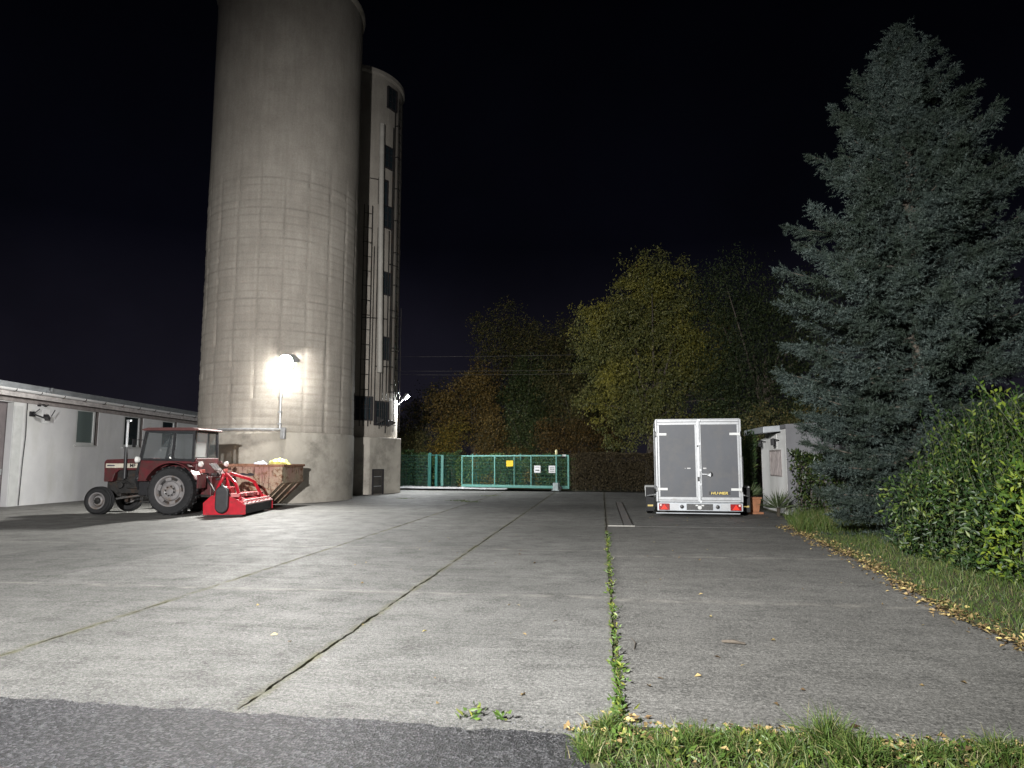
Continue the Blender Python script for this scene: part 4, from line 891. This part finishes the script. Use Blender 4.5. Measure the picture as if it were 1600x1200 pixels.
lm_green = leafmat('hedge green leaves', [(0, (.03,.062,.022)), (.7, (.065,.125,.04)), (1, (.15,.18,.05))], .45, .35)
# the big yellowing tree
tree('broadleaf_tree', 'large yellow green autumn tree rising behind the box trailer and brown hedge', 'tree', (2.6, 38.5, 0),
     [(-.6,0,7.8,3.6,3,3.2), (.4,0,11.2,2.6,2.4,2.3), (-2.6,-.6,8.9,1.9,1.8,1.6), (-1.8,-.8,5.4,2.3,2,1.9), (2.4,0,8.2,2.6,2.4,2.8), (1.2,-1,4.9,2.4,2,1.7), (3.6,.5,6,2.2,2,2.2), (-.4,-.4,3.4,2.6,1.8,1.5), (3.2,0,3.2,2.6,1.6,1.4)], 1250, 58, .135, .07, lm_yellow, spread=.22, droop=.9, th=4.2, tr=.24, limbs=22, bias=.42)
tree('broadleaf_tree', 'tall dim olive tree standing beyond the middle of the gate', 'tree', (-5.8, 52, 0),
     [(0,0,8,4.4,3,3.6), (-1.5,0,11.4,2.8,2.4,2.4), (2.6,0,10.2,3,2.6,2.6), (-3.6,0,6,2.6,2,2.6), (3.6,0,5.5,3,2.4,3)], 620, 46, .17, .085, lm_olive, spread=.36, th=4, tr=.26, limbs=20)
tree('broadleaf_tree', 'dim dark tree between the olive tree and the big yellow green tree', 'tree', (1.2, 53, 0),
     [(0,0,7,4,3,4), (-2.4,0,9.5,2.4,2,2.2), (1.5,0,11,2.6,2.2,2.2)], 480, 44, .17, .085, lm_dark, spread=.36, th=4, tr=.24, limbs=16)
tree('broadleaf_tree', 'orange leaved autumn tree behind the left half of the gate', 'tree', (-8.6, 46.5, 0),
     [(0,0,5.6,1.9,1.5,2), (-1.6,0,5.0,1.8,1.4,1.6), (1.1,-.3,3.2,1.3,1.2,1.9), (.6,0,7.2,1.3,1.2,1.1)], 300, 44, .15, .09, lm_orange, spread=.3, th=3, tr=.12, limbs=16)
tree('broadleaf_tree', 'thin dark tree with few yellow leaves left of the orange tree', 'tree', (-12.8, 49, 0),
     [(0,0,4.6,1.8,1.5,2.2), (-1.7,0,3.2,1.6,1.4,1.8), (1.2,0,6.1,1.2,1,1.4)], 190, 40, .15, .08, leafmat('sparse dark leaves', [(0, (.02,.024,.012)), (.75, (.045,.045,.02)), (1, (.22,.14,.03))], .6, .2), spread=.34, th=2.6, tr=.1, limbs=16)
def shrub(label, loc, lobes, n, per, material, L=.11, Wd=.06, spread=.24, name='shrub', group='shrubs behind the gate', **kw):
    t = thing(name, label, 'shrub', loc, 0, group); grow(t, lobes, n, per, L, Wd, material, spread=spread, th=.9, tr=.05, limbs=10, minz=.15, **kw)
shrub('bushy dark green shrub above the yellow sign of the gate', (-4.6, 43.5, 0), [(0,0,2.6,1.5,1.1,1.9), (-.6,0,4.0,1.0,.9,1.2), (.9,0,3.6,.9,.8,1)], 210, 40, lm_dark)
shrub('wide brown olive shrub above the white signs of the gate', (-1.9, 42, 0), [(0,0,2.6,2.0,1.1,1.7), (-1.4,0,3.0,1.0,.9,1.2), (1.6,0,2.8,1.4,1,1.6)], 260, 40, leafmat('rusty olive leaves', [(0, (.04,.034,.014)), (.6, (.09,.062,.022)), (1, (.17,.1,.03))], .6, .25))
shrub('grey green scrubby shrub just right of the tower', (-13.6, 44.5, 0), [(0,0,2.0,2.0,1.2,1.7), (1.6,0,2.4,1.2,1,1.5), (-1.8,0,1.8,1.5,1,1.6)], 260, 40, lm_olive)
shrub('yellow leaved shrub in front of the orange tree', (-10.1, 44.2, 0), [(0,0,2.4,1.1,1,1.7), (.9,0,3.4,.8,.7,1.2)], 150, 40, leafmat('mustard leaves', [(0, (.05,.052,.014)), (.5, (.12,.1,.02)), (1, (.28,.18,.03))], .6, .25))
shrub('orange brown shrub directly behind the gate below the orange tree', (-7.2, 43.3, 0), [(0,0,1.5,.9,.8,1.4), (.3,0,3.2,.9,.8,1.5), (1.9,-.2,2.1,1.2,.6,.5)], 190, 42, lm_orange)
shrub('low dark shrub mass behind the trailer roof below the pine', (7.4, 33.5, 0), [(0,0,2.6,2.6,1.5,1.9), (-2.0,0,2.4,1.6,1.2,1.8), (2.4,0,3.4,2,1.4,1.8)], 280, 42, lm_dark, group='shrubs behind the trailer')
shrub('olive shrub with pale twigs above the hut roof', (6.9, 28.5, 0), [(0,0,2.6,1.5,1,1.2), (-.9,0,2.2,1,.9,1.4), (1.6,0,3.0,1.2,1,1)], 170, 40, lm_olive, group='shrubs behind the trailer')
# climbing yellow leaves behind the gate
def hedge(name, label, p0, p1, h, dep, n, L, Wd, material, group=None, seed=1, wob=.12, spec_stem=None, stems=60):
    loc, a_, LL = local(p0, p1); t = thing(name, label, 'hedge', loc, a_, group)
    x = U(0, LL, n); f = U(0, 1, n)**.5; hh = h*(1 + wob*np.sin(x*1.9+seed)*.6 + wob*np.sin(x*5.3+seed*2)*.5)
    z = U(0.02, 1, n)**.8*hh; yv = (dep*.5)*np.where(U(0, 1, n) < .7, -f, f) + RNG.normal(size=n)*.05
    topm = U(0, 1, n) < .22; z[topm] = hh[topm] - np.abs(RNG.normal(size=topm.sum()))*.08; yv[topm] = U(-.5, .5, topm.sum())*dep
    P = np.stack([x, yv, z], 1); A = rdir(n); A[:, 1] -= .35; A[:, 2] += .1
    leaf_obj('foliage', P, A, U(.7, 1.3, n)*L, U(.8, 1.2, n)*Wd, material, t)
    k = MB()
    for i in range(stems):
        xs_ = random.uniform(0, LL); ya = random.uniform(-.2, .2)*dep
        k.tube([(xs_, ya, -.05), (xs_+random.uniform(-.1, .1), ya+random.uniform(-.1, .1), h*.5), (xs_+random.uniform(-.3, .3), ya+random.uniform(-.4, .4)*dep, h*random.uniform(.8, 1.02))], [.02, .014, .005], 5)
    k.build('stem', M['bark'], t)
    return t
hedge('hedge', 'green hedge growing behind the wire mesh fence left of the gate', (-15.5, 42.6), (-8.6, 42.0), 2.0, 1., 6500, .11, .06, lm_green, 'hedges along the yard')
hedge('hedge', 'green hedge with yellow patches seen through the sliding gate', (-8.5, 41.4), (-1.5, 38.2), 1.75, 1., 8500, .11, .065, leafmat('mixed hedge leaves', [(0, (.045,.085,.03)), (.7, (.1,.18,.055)), (1, (.22,.25,.07))], .45, .3, [(0, (.14,.09,.03)), (1, (.42,.28,.07))], .62, (.56, .64)), 'hedges along the yard', 3)
hedge('hedge', 'clipped brown withered hedge between the gate and the trailer', (-1.45, 36.5), (5.4, 35.0), 1.95, 1.3, 30000, .075, .045, lm_brown, 'hedges along the yard', 5, .03, stems=20)
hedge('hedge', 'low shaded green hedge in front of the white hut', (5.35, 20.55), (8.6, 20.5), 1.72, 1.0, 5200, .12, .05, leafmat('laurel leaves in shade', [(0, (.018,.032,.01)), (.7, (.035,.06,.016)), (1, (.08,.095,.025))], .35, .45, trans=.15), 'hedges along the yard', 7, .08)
# tall narrow shrub between trailer and hut
def stems_plant(par, n, x, yv, h, per, L, Wd, material, lean=.12, hj=.3, z0=.08, up=.55, stem_r=.008, name='foliage'):
    k = MB(); Pl = []; Al = []
    for i in range(n):
        bx, by = random.uniform(*x), random.uniform(*yv); hh = h*(1+random.uniform(-hj, hj)) if not callable(h) else h(bx, by)*(1+random.uniform(-hj, hj*.4))
        lx, ly = random.gauss(0, lean)*hh, random.gauss(0, lean)*hh
        pts_ = [Vector((bx+lx*t**1.5, by+ly*t**1.5, hh*t)) for t in (0, .35, .7, 1)]
        k.tube(pts_, [stem_r*1.3, stem_r, stem_r*.7, stem_r*.3], 4, False)
        m_ = max(4, int(per*hh)); tt = np.linspace(z0, 1, m_); ph = np.arange(m_)*2.4+random.random()*6
        P = np.stack([bx+lx*tt**1.5, by+ly*tt**1.5, hh*tt], 1); A = np.stack([np.cos(ph), np.sin(ph), np.full(m_, up)+U(-.3, .3, m_)+tt*.4], 1)
        Pl.append(P); Al.append(A)
    P = np.concatenate(Pl); A = np.concatenate(Al); n_ = len(P)
    leaf_obj(name, P, A, U(.65, 1.2, n_)*L, U(.8, 1.2, n_)*Wd, material, par, .22, N=np.tile([0, 0, 1.], (n_, 1))+RNG.normal(size=(n_, 3))*.35)
    k.build('stem', mat('green stems', (.035,.045,.015), .7, 0, .3), par)
SB = thing('shrub', 'tall upright green shrub between the trailer and the white hut', 'shrub', (4.66, 23.5, 0)); stems_plant(SB, 60, (-.2, .2), (-.4, .5), 2.2, 24, .16, .04, lm_green, .05, .2)
# laurels on the right
lau_d = leafmat('dark glossy laurel', [(0, (.01,.024,.007)), (.55, (.024,.052,.012)), (.85, (.06,.095,.018)), (1, (.13,.16,.03))], .46, .38, trans=.12)
lau_b = leafmat('bright laurel', [(0, (.03,.07,.012)), (.5, (.085,.14,.018)), (1, (.2,.25,.03))], .48, .32, trans=.22)
LD = thing('laurel_bush', 'dark glossy laurel bush with pale upright shoots beside the spruce', 'bush', (5.35, 11.2, 0), R(2), 'laurel bushes by the grass')
hf = lambda bx, by: 1.4 + 1.15*min(1, max(0, bx/1.0)) + .15*math.sin(by*3)
stems_plant(LD, 620, (-.1, 2.4), (-1.6, 2.2), hf, 20, .105, .04, lau_d, .13, .25, .0)
def leaf_cloud(par, n, x, yv, hfun, L, Wd, material):
    bx = x[0] + (x[1]-x[0])*U(0, 1, n)**1.6; by = U(yv[0], yv[1], n); hh = np.array([hfun(a_, b_) for a_, b_ in zip(bx, by)]); z = U(.01, .92, n)*hh
    A = rdir(n); A[:, 0] -= .35; A[:, 2] += .25; Nn = np.tile([-.6, -.5, .6], (n, 1)) + RNG.normal(size=(n, 3))*.5
    leaf_obj('inner_foliage', np.stack([bx + .12*np.sin(z*3+by*4), by, z], 1), A, U(.7, 1.2, n)*L, U(.8, 1.2, n)*Wd, material, par, .22, N=Nn)
leaf_cloud(LD, 7500, (-.25, 2.), (-1.7, 2.2), hf, .105, .04, lau_d)
LB = thing('laurel_bush', 'taller bright yellow green laurel bush at the right edge', 'bush', (5.5, 9.2, 0), R(2), 'laurel bushes by the grass')
hf2 = lambda bx, by: 1.5 + 1.35*min(1, max(0, bx/.8)) + .2*math.sin(by*2.4+1)
stems_plant(LB, 400, (-.15, 1.9), (-1.6, 1.1), hf2, 20, .11, .042, lau_b, .13, .22, .0)

leaf_cloud(LB, 5200, (-.3, 1.8), (-1.7, 1.1), hf2, .11, .043, lau_b)
# blue spruce
def spruce(par, H_, Rb, material, dens=1., prof=None, seed=1, nl=.055, bare=.35, clump=False, nw=.0125, per=20):
    rr2 = random.Random(seed); k = MB(); k.tube([(0,0,-.1),(.03,0,H_*.3),(.0,.03,H_*.7),(0,0,H_*.985)], [.2,.15,.08,.015], 10)
    SP = []; SA = []; SLn = []; z = bare
    while z < H_-.15:
        t = z/H_; Lb = Rb*prof(t); nb = int(9+4*(1-t))
        for i in range(nb):
            az = 2*PI*i/nb + rr2.random()*2; L = Lb*rr2.uniform(.66, 1.15); zz = z + rr2.uniform(-.12, .12)
            el = R(28-46*(1-t)**.8 + rr2.uniform(-7, 7)); dx, dy = math.cos(az), math.sin(az)
            def bp(u): return np.array([dx*L*u*math.cos(el), dy*L*u*math.cos(el), zz + L*u*math.sin(el) + .16*L*(u**2.4) - .05*L*math.sin(u*PI)])
            k.tube([bp(0), bp(.5), bp(1)], [.035*(1-t)+.01, .02*(1-t)+.006, .005], 5, False)
            ns = max(5, int(L*24*dens)); side = np.array([-dy, dx, 0])
            for j in range(ns):
                u = .18+.82*(j/ns)**.75; p = bp(u); tl = (.16+.42*min(1, L/2)*(1-u)**.6)*rr2.uniform(.6, 1.25); s_ = 1 if j % 2 else -1
                fwd = np.array([dx, dy, rr2.uniform(-.25, .45)])*rr2.uniform(.55, 1.); dirv = fwd + side*s_*rr2.uniform(.25, 1.0) + np.array([0, 0, rr2.uniform(-.3, .35)])
                dirv /= np.linalg.norm(dirv); m_ = max(1, int(tl/.15))
                for q_ in range(m_):
                    SP.append(p + dirv*tl*q_/m_); a2 = dirv + np.array([rr2.gauss(0, .28), rr2.gauss(0, .28), rr2.gauss(.04, .22)]); SA.append(a2); SLn.append(max(.12, tl/m_*1.25))
            if clump:
                for u in np.linspace(.16, 1, max(3, int(L*4.2))):
                    p = bp(u) + np.array([rr2.gauss(0, .07), rr2.gauss(0, .07), rr2.gauss(0, .05)])
                    for q_ in range(9):
                        a2 = np.array([dx*.7, dy*.7, .35]) + np.array([rr2.gauss(0, .65), rr2.gauss(0, .65), rr2.gauss(0, .6)]); a2 /= np.linalg.norm(a2)
                        l2 = rr2.uniform(.12, .26)*(.7+.5*(1-t)); SP.append(p); SA.append(a2); SLn.append(l2)
            SP.append(bp(1)); SA.append(np.array([dx, dy, .25])); SLn.append(.2)
        z += .34 + .16*(1-t)
    if clump:
        for i in range(5200):
            zc = H_*(.03+.9*rr2.random()**1.25); t = zc/H_; rc = Rb*prof(t)*.38*rr2.random()**.7; az = rr2.random()*2*PI
            SP.append(np.array([rc*math.cos(az), rc*math.sin(az), zc])); SA.append(np.array([math.cos(az), math.sin(az), .2]) + np.array([rr2.gauss(0, .5), rr2.gauss(0, .5), rr2.gauss(0, .4)])); SLn.append(.24)
    SP = np.array(SP); SA = unit(np.array(SA)); SLn = np.array(SLn); n = len(SP)
    f = np.tile(np.linspace(.0, 1, per), n); B = np.repeat(SP, per, 0) + np.repeat(SA*SLn[:, None], per, 0)*f[:, None]
    D = unit(np.cross(np.repeat(SA, per, 0), rdir(n*per))) + np.repeat(SA, per, 0)*.75 + np.array([0, 0, .25])
    link('foliage', np_mesh('foliage', *spikes(B, D, U(.75, 1.2, n*per)*nl*(1.15-.35*f), nw)), material, par)
    k.build('trunk', M['bark'], par, 50)
    return n
m, nt, b = new_mat('blue spruce needles'); g_ = nd(nt, 'ShaderNodeNewGeometry')
col = ramp(nt, g_.outputs['Random Per Island'], [(0, (.018,.028,.025)), (.6, (.038,.054,.049)), (1, (.085,.107,.095))])
col = mixc(nt, ramp(nt, noise(nt, coords(nt), 1.3, 4), [(.42, 0.), (.58, .8)]), col, (.02,.03,.019))
nt.links.new(col, b.inputs['Base Color']); b.inputs['Roughness'].default_value = .6; b.inputs['Specular IOR Level'].default_value = .25; M['spruce'] = m
SPR = thing('blue_spruce', 'big blue grey spruce with boughs down to the grass right of the trailer', 'tree', (6.75, 15.6, 0))
ns_ = spruce(SPR, 11.3, 2.75, M['spruce'], 1.5, lambda t: float(np.interp(t, [0,.05,.13,.22,.3,.45,.63,.76,.9,1], [.7,.78,.72,.85,1.,.93,.73,.52,.24,.02])), 4, clump=True, nl=.065, nw=.016, per=22)
print('spruce shoots', ns_)
pine_m = leafmat('dark pine needles', [(0, (.016,.026,.014)), (1, (.045,.062,.032))], .6, .25, trans=0)
tree('broadleaf_tree', 'soft dark green tree filling the gap between the yellow green tree and the spruce', 'tree', (8.0, 36.0, 0),
     [(0,0,6.4,3.0,2.4,3.6), (-1.2,0,9.8,2.2,2,2.4), (1.8,0,8.6,2.4,2,2.6), (2.8,0,4.6,2.4,2,2.4), (-2.0,-.5,4.6,1.8,1.6,2.2)], 760, 46, .16, .05, leafmat('deep green leaves', [(0, (.016,.027,.011)), (.7, (.034,.05,.02)), (1, (.07,.08,.03))], .55, .25), spread=.4, droop=.7, th=4, tr=.2, limbs=18)
tree('broadleaf_tree', 'dim olive tree close behind the brown shrub right of the gate', 'tree', (-1.4, 46.5, 0),
     [(0,0,4.6,2.6,1.8,2.8), (-1.4,0,6.8,1.7,1.5,1.7), (1.5,0,3.4,1.8,1.5,1.8)], 430, 44, .14, .075, lm_olive, spread=.34, th=3, tr=.14, limbs=16)
tree('broadleaf_tree', 'bushy dark tree with a broad crown directly right of the orange tree', 'tree', (-5.2, 47.5, 0),
     [(0,0,4.8,2.2,1.8,2.8), (.3,0,7.4,1.5,1.4,1.6), (-1.2,0,3.2,1.5,1.3,1.6)], 380, 44, .14, .075, lm_dark, spread=.34, th=3, tr=.14, limbs=16)
PN = thing('pine_tree', 'shaded conifer rising close behind the white hut and the spruce', 'tree', (11.4, 29.5, 0))
spruce(PN, 13., 3.4, pine_m, .5, lambda t: (1-t)**.6, 12, .12, 1.)

# ------------------------------------------------------------------ grass, weeds, fallen leaves
gr_m = leafmat('grass blades', [(0, (.035,.065,.015)), (.6, (.075,.125,.025)), (.86, (.13,.15,.045)), (1, (.25,.21,.11))], .5, .3, trans=.25)
def blades(P, L, W_, lean=.5, name='grass', wind=(0, 0)):
    n = len(P); A = RNG.normal(size=(n, 3))*lean; A[:, 2] = 1; A[:, 0] += wind[0]; A[:, 1] += wind[1]; A = unit(A); B = unit(np.cross(A, rdir(n)))
    L = L[:, None]; m_ = P + A*L*.55; tip = P + A*L + np.stack([A[:, 0], A[:, 1], -np.abs(A[:, 0])-np.abs(A[:, 1])], 1)*L*.3
    V = np.stack([P-B*W_*.5, P+B*W_*.5, m_+B*W_*.4, m_-B*W_*.4, tip], 1).reshape(-1, 3); i = np.arange(n)[:, None]*5
    return V, np.concatenate([i+[0,1,2], i+[0,2,3], i+[3,2,4]], 1).reshape(-1, 3)
def edge_x(yv):
    e_ = np.array(pts); return np.interp(yv, e_[:, 1], e_[:, 0])
Vs = []; Fs = []; off = 0
def addm(VF):
    global off
    Vs.append(VF[0]); Fs.append(VF[1]+off); off += len(VF[0])
# long verge
n = 26000; yv = 4.3 + 14.5*U(0, 1, n)**1.15; dx = U(0, 1, n)**1.2*(1.9+.1*yv); P = np.stack([edge_x(yv)+.04+dx, yv, np.full(n, .004)], 1)
pat = np.sin(P[:, 0]*2.1+1)*np.sin(P[:, 1]*1.7)+np.sin(P[:, 0]*5+P[:, 1]*4)*.5; L = (.045+.1*U(0, 1, n)**1.5)*(1+.3*pat)*np.clip(.55+dx*1.2, .5, 1.25)
addm(blades(P, np.maximum(L, .04), .006, .4))
n = 2500; yv = U(16.2, 20.3, n); P = np.stack([edge_x(yv)+U(.0, 1.6, n), yv, np.full(n, .004)], 1); addm(blades(P, U(.15, .5, n), .008, .35))
# front strip: thin turf and several dense tufts
n = 14000; P = np.stack([U(-.02, 3.9, n), 4.36-U(0, 1, n)**1.1*1.7, np.full(n, .002)], 1); keep = (np.sin(P[:, 0]*3.3)+np.sin(P[:, 0]*7.7+P[:, 1]*5)+U(-1, 1.6, n)) > -.2; P = P[keep]; addm(blades(P, U(.04, .14, len(P)), .0055, .55))
for cx, cy, r_, nn, LL in ((.02, 4.3, .07, 340, .12), (-.1, 4.1, .08, 240, .09), (-.08, 3.95, .08, 240, .1), (.5, 4.2, .12, 420, .11), (.72, 4.15, .14, 300, .1), (1.0, 4.1, .12, 320, .12), (1.22, 4.2, .11, 520, .2), (1.32, 4.02, .12, 420, .17), (1.75, 4.15, .14, 260, .11), (2.1, 4.2, .12, 320, .13), (2.45, 4.15, .1, 200, .1), (.3, 4.05, .12, 300, .1), (.9, 4.25, .1, 200, .09)):
    q = np.abs(RNG.normal(size=nn))*r_*.6; t = U(0, 2*PI, nn); P = np.stack([cx+q*np.cos(t), cy+q*np.sin(t), np.full(nn, .002)], 1); addm(blades(P, U(.5, 1.25, nn)*LL*1.2, .0058, .5))
# tufts in the joints
for i in range(60):
    yy = 4.5+random.random()**1.6*12; nn = random.randint(6, 26); P = np.stack([.095+RNG.normal(size=nn)*.014, yy+RNG.normal(size=nn)*.05, np.full(nn, -.03)], 1); addm(blades(P, U(.03, .075, nn), .005, .5))
for cx, cy in ((-5.0, 26.5), (-5.6, 27.2), (-8.2, 28.4), (-4.94, 31)):
    nn = 120; P = np.stack([cx+RNG.normal(size=nn)*.25, cy+RNG.normal(size=nn)*.1, np.full(nn, 0.)], 1); addm(blades(P, U(.03, .09, nn), .01, .6))
for i in range(90):
    yy = random.uniform(4.6, 26); nn = random.randint(3, 9); xx = random.choice((-2.35, -4.94)); P = np.stack([xx+RNG.normal(size=nn)*.008, yy+RNG.normal(size=nn)*.05, np.full(nn, -.03)], 1); addm(blades(P, U(.025, .045, nn), .004, .5))
tag(link('grass', np_mesh('grass', np.concatenate(Vs), np.concatenate(Fs)), gr_m), kind='stuff')
# broad-leaved weeds
P = []; A = []
def rosette(cx, cy, n, L):
    t = U(0, 2*PI, n); P.append(np.stack([cx+RNG.normal(size=n)*.02, cy+RNG.normal(size=n)*.02, U(.0, .05, n)], 1)); A.append(np.stack([np.cos(t), np.sin(t), U(.1, 1.1, n)], 1))
for i in range(190): rosette(random.uniform(0, 3.2), 4.33-random.random()**1.2*.8, random.randint(5, 12), 1)
for i in range(90): rosette(.095+random.gauss(0, .014), 4.45+random.random()**1.7*11.5, random.randint(3, 6), 1)
for cx, cy in ((.1, 5.55), (.09, 5.62), (.11, 5.5), (.1, 4.75), (.1, 4.6), (.08, 4.5), (.1, 6.9), (-.85, 4.42), (-.62, 4.4), (-.8, 4.5)): rosette(cx, cy, 14, 1)
P = np.concatenate(P); A = np.concatenate(A); tag(leaf_obj('weeds', P, A, U(.025, .075, len(P)), U(.012, .026, len(P)), leafmat('weed leaves', [(0, (.035,.075,.014)), (.7, (.085,.14,.025)), (1, (.2,.2,.04))], .45, .35, trans=.2)), kind='stuff')
# fallen leaves: a drift along the verge, scraps in the front strip, single leaves on the slabs
n = 3600; yv = 4.6+13.4*U(0, 1, n)**1.15; yv = yv[(np.sin(yv*4.1)+np.sin(yv*9.7+1)*.7+U(-1.2, 1.2, n)) > -.55]; n = len(yv); P = [np.stack([edge_x(yv)+RNG.normal(size=n)*(.045+.007*yv)+.03, yv, U(.008, .05, n)], 1)]
n = 260; P.append(np.stack([U(0, 3.6, n), 4.42-np.abs(RNG.normal(size=n))*.25, U(.01, .06, n)], 1))
for cx, cy, s_, nn in ((.2, 4.25, .1, 60), (.93, 4.33, .1, 70), (1.55, 4.2, .12, 110), (2.2, 4.25, .12, 60), (.12, 4.5, .05, 25), (-.1, 4.33, .07, 30)):
    P.append(np.stack([cx+RNG.normal(size=nn)*s_, cy+RNG.normal(size=nn)*s_*.5, U(.008, .05, nn)], 1))
n = 60; P.append(np.stack([U(-4, 3.3, n), U(4.6, 15, n), np.full(n, .006)], 1)); n = 200; P.append(np.stack([U(1, 5, n), U(17.5, 20.5, n), np.full(n, .006)], 1)[U(0, 1, 200) < .12])
P.append(np.array([[.05, 6.9, .01], [-.7, 6.5, .008], [1.35, 5.25, .008], [.3, 5.2, .008], [1.1, 4.95, .008], [-.86, 6.55, .008], [3.1, 7.4, .01]]))
P = np.concatenate(P); n = len(P); A = rdir(n); A[:, 2] *= .22; Nn = np.tile([0, 0, 1.], (n, 1))+RNG.normal(size=(n, 3))*.4
tag(leaf_obj('fallen_leaves', P, A, U(.022, .075, n), U(.012, .042, n), leafmat('fallen leaves', [(0, (.05,.032,.018)), (.22, (.14,.09,.045)), (.5, (.28,.2,.09)), (.85, (.4,.31,.14)), (1, (.5,.42,.14))], .6, .25, trans=.1), fold=.35, N=Nn), kind='stuff')
for label, p0, mid, p1, r_ in (('short curled brown bark scrap lying on the dark concrete', (1.03, 6.5, .012), (1.12, 6.46, .022), (1.22, 6.44, .012), .016), ('thin dark twig lying on the concrete beside the weedy joint', (.25, 6.15, .006), (.27, 6.35, .01), (.24, 6.55, .006), .005)):
    k = MB(); k.tube([p0, mid, p1], [r_*.6, r_, r_*.5], 7); tag(k.build('twig', M['bark']), label, 'twig')

# ------------------------------------------------------------------ small floodlight on the tower, overhead cables
AM = Vector((-10.02, 34.6, 4.85)); SL = thing('floodlight', 'small lit floodlight on a slanting arm at the right side of the tower', 'floodlight', AM)
k = MB(); k.tube([(-.72, -.1, -.62), (-.45, -.08, -.5), (-.2, -.04, -.26), (-.04, 0, -.03)], .03, 8); k.cbox((-.74, -.1, -.62), (.08, .16, .2)); k.build('arm', M['steel'], SL, 50)
Mg = Matrix.Rotation(R(32), 4, 'Z') @ Matrix.Rotation(R(36), 4, 'Y')
k = MB(); k.obox(Mg @ Matrix.Translation((-.03, 0, 0)), (.06, .46, .36)); k.obox(Mg @ Matrix.Translation((.06, 0, .13)), (.2, .36, .012)); hd_ = k.build('housing', M['steel'], SL)
k = MB(); k.add([Mg @ Vector(p_) for p_ in ((.0,-.16,-.11),(.0,.16,-.11),(.0,.16,.12),(.0,-.16,.12),(.1,-.15,-.09),(.1,.15,-.09),(.1,.15,.12),(.1,-.15,.12))], [(4,5,6,7),(0,1,5,4),(3,0,4,7)]); k.build('lens', emit('gate floodlight glow', (.95,.98,1.), 3200), SL)
for z0, z1, lab in ((8.95, 8.75, 'topmost thin overhead cable spanning between the tower and the trees'), (8.0, 7.75, 'middle thin overhead cable spanning between the tower and the trees'), (7.75, 7.5, 'lowest thin overhead cable spanning between the tower and the trees')):
    k = MB(); k.tube([(-26 + 36*t, 45, z0 + (z1-z0)*t*1.6 - .5*(1-(2*t-1)**2)*.6) for t in np.linspace(0, 1, 20)], .009, 5); tag(k.build('overhead_cable', mat('cable', (.12,.11,.1), .6)), lab, 'cable', 'overhead cables')

# ------------------------------------------------------------------ render settings
SC.view_settings.view_transform = 'Standard'; SC.view_settings.look = 'None'; SC.view_settings.exposure = 0; SC.view_settings.gamma = 1
SC.render.engine = 'CYCLES'; cy = SC.cycles
cy.use_denoising = True; cy.max_bounces = 5; cy.diffuse_bounces = 3; cy.glossy_bounces = 2; cy.transparent_max_bounces = 8; cy.transmission_bounces = 3; cy.sample_clamp_indirect = 4; cy.use_light_tree = True
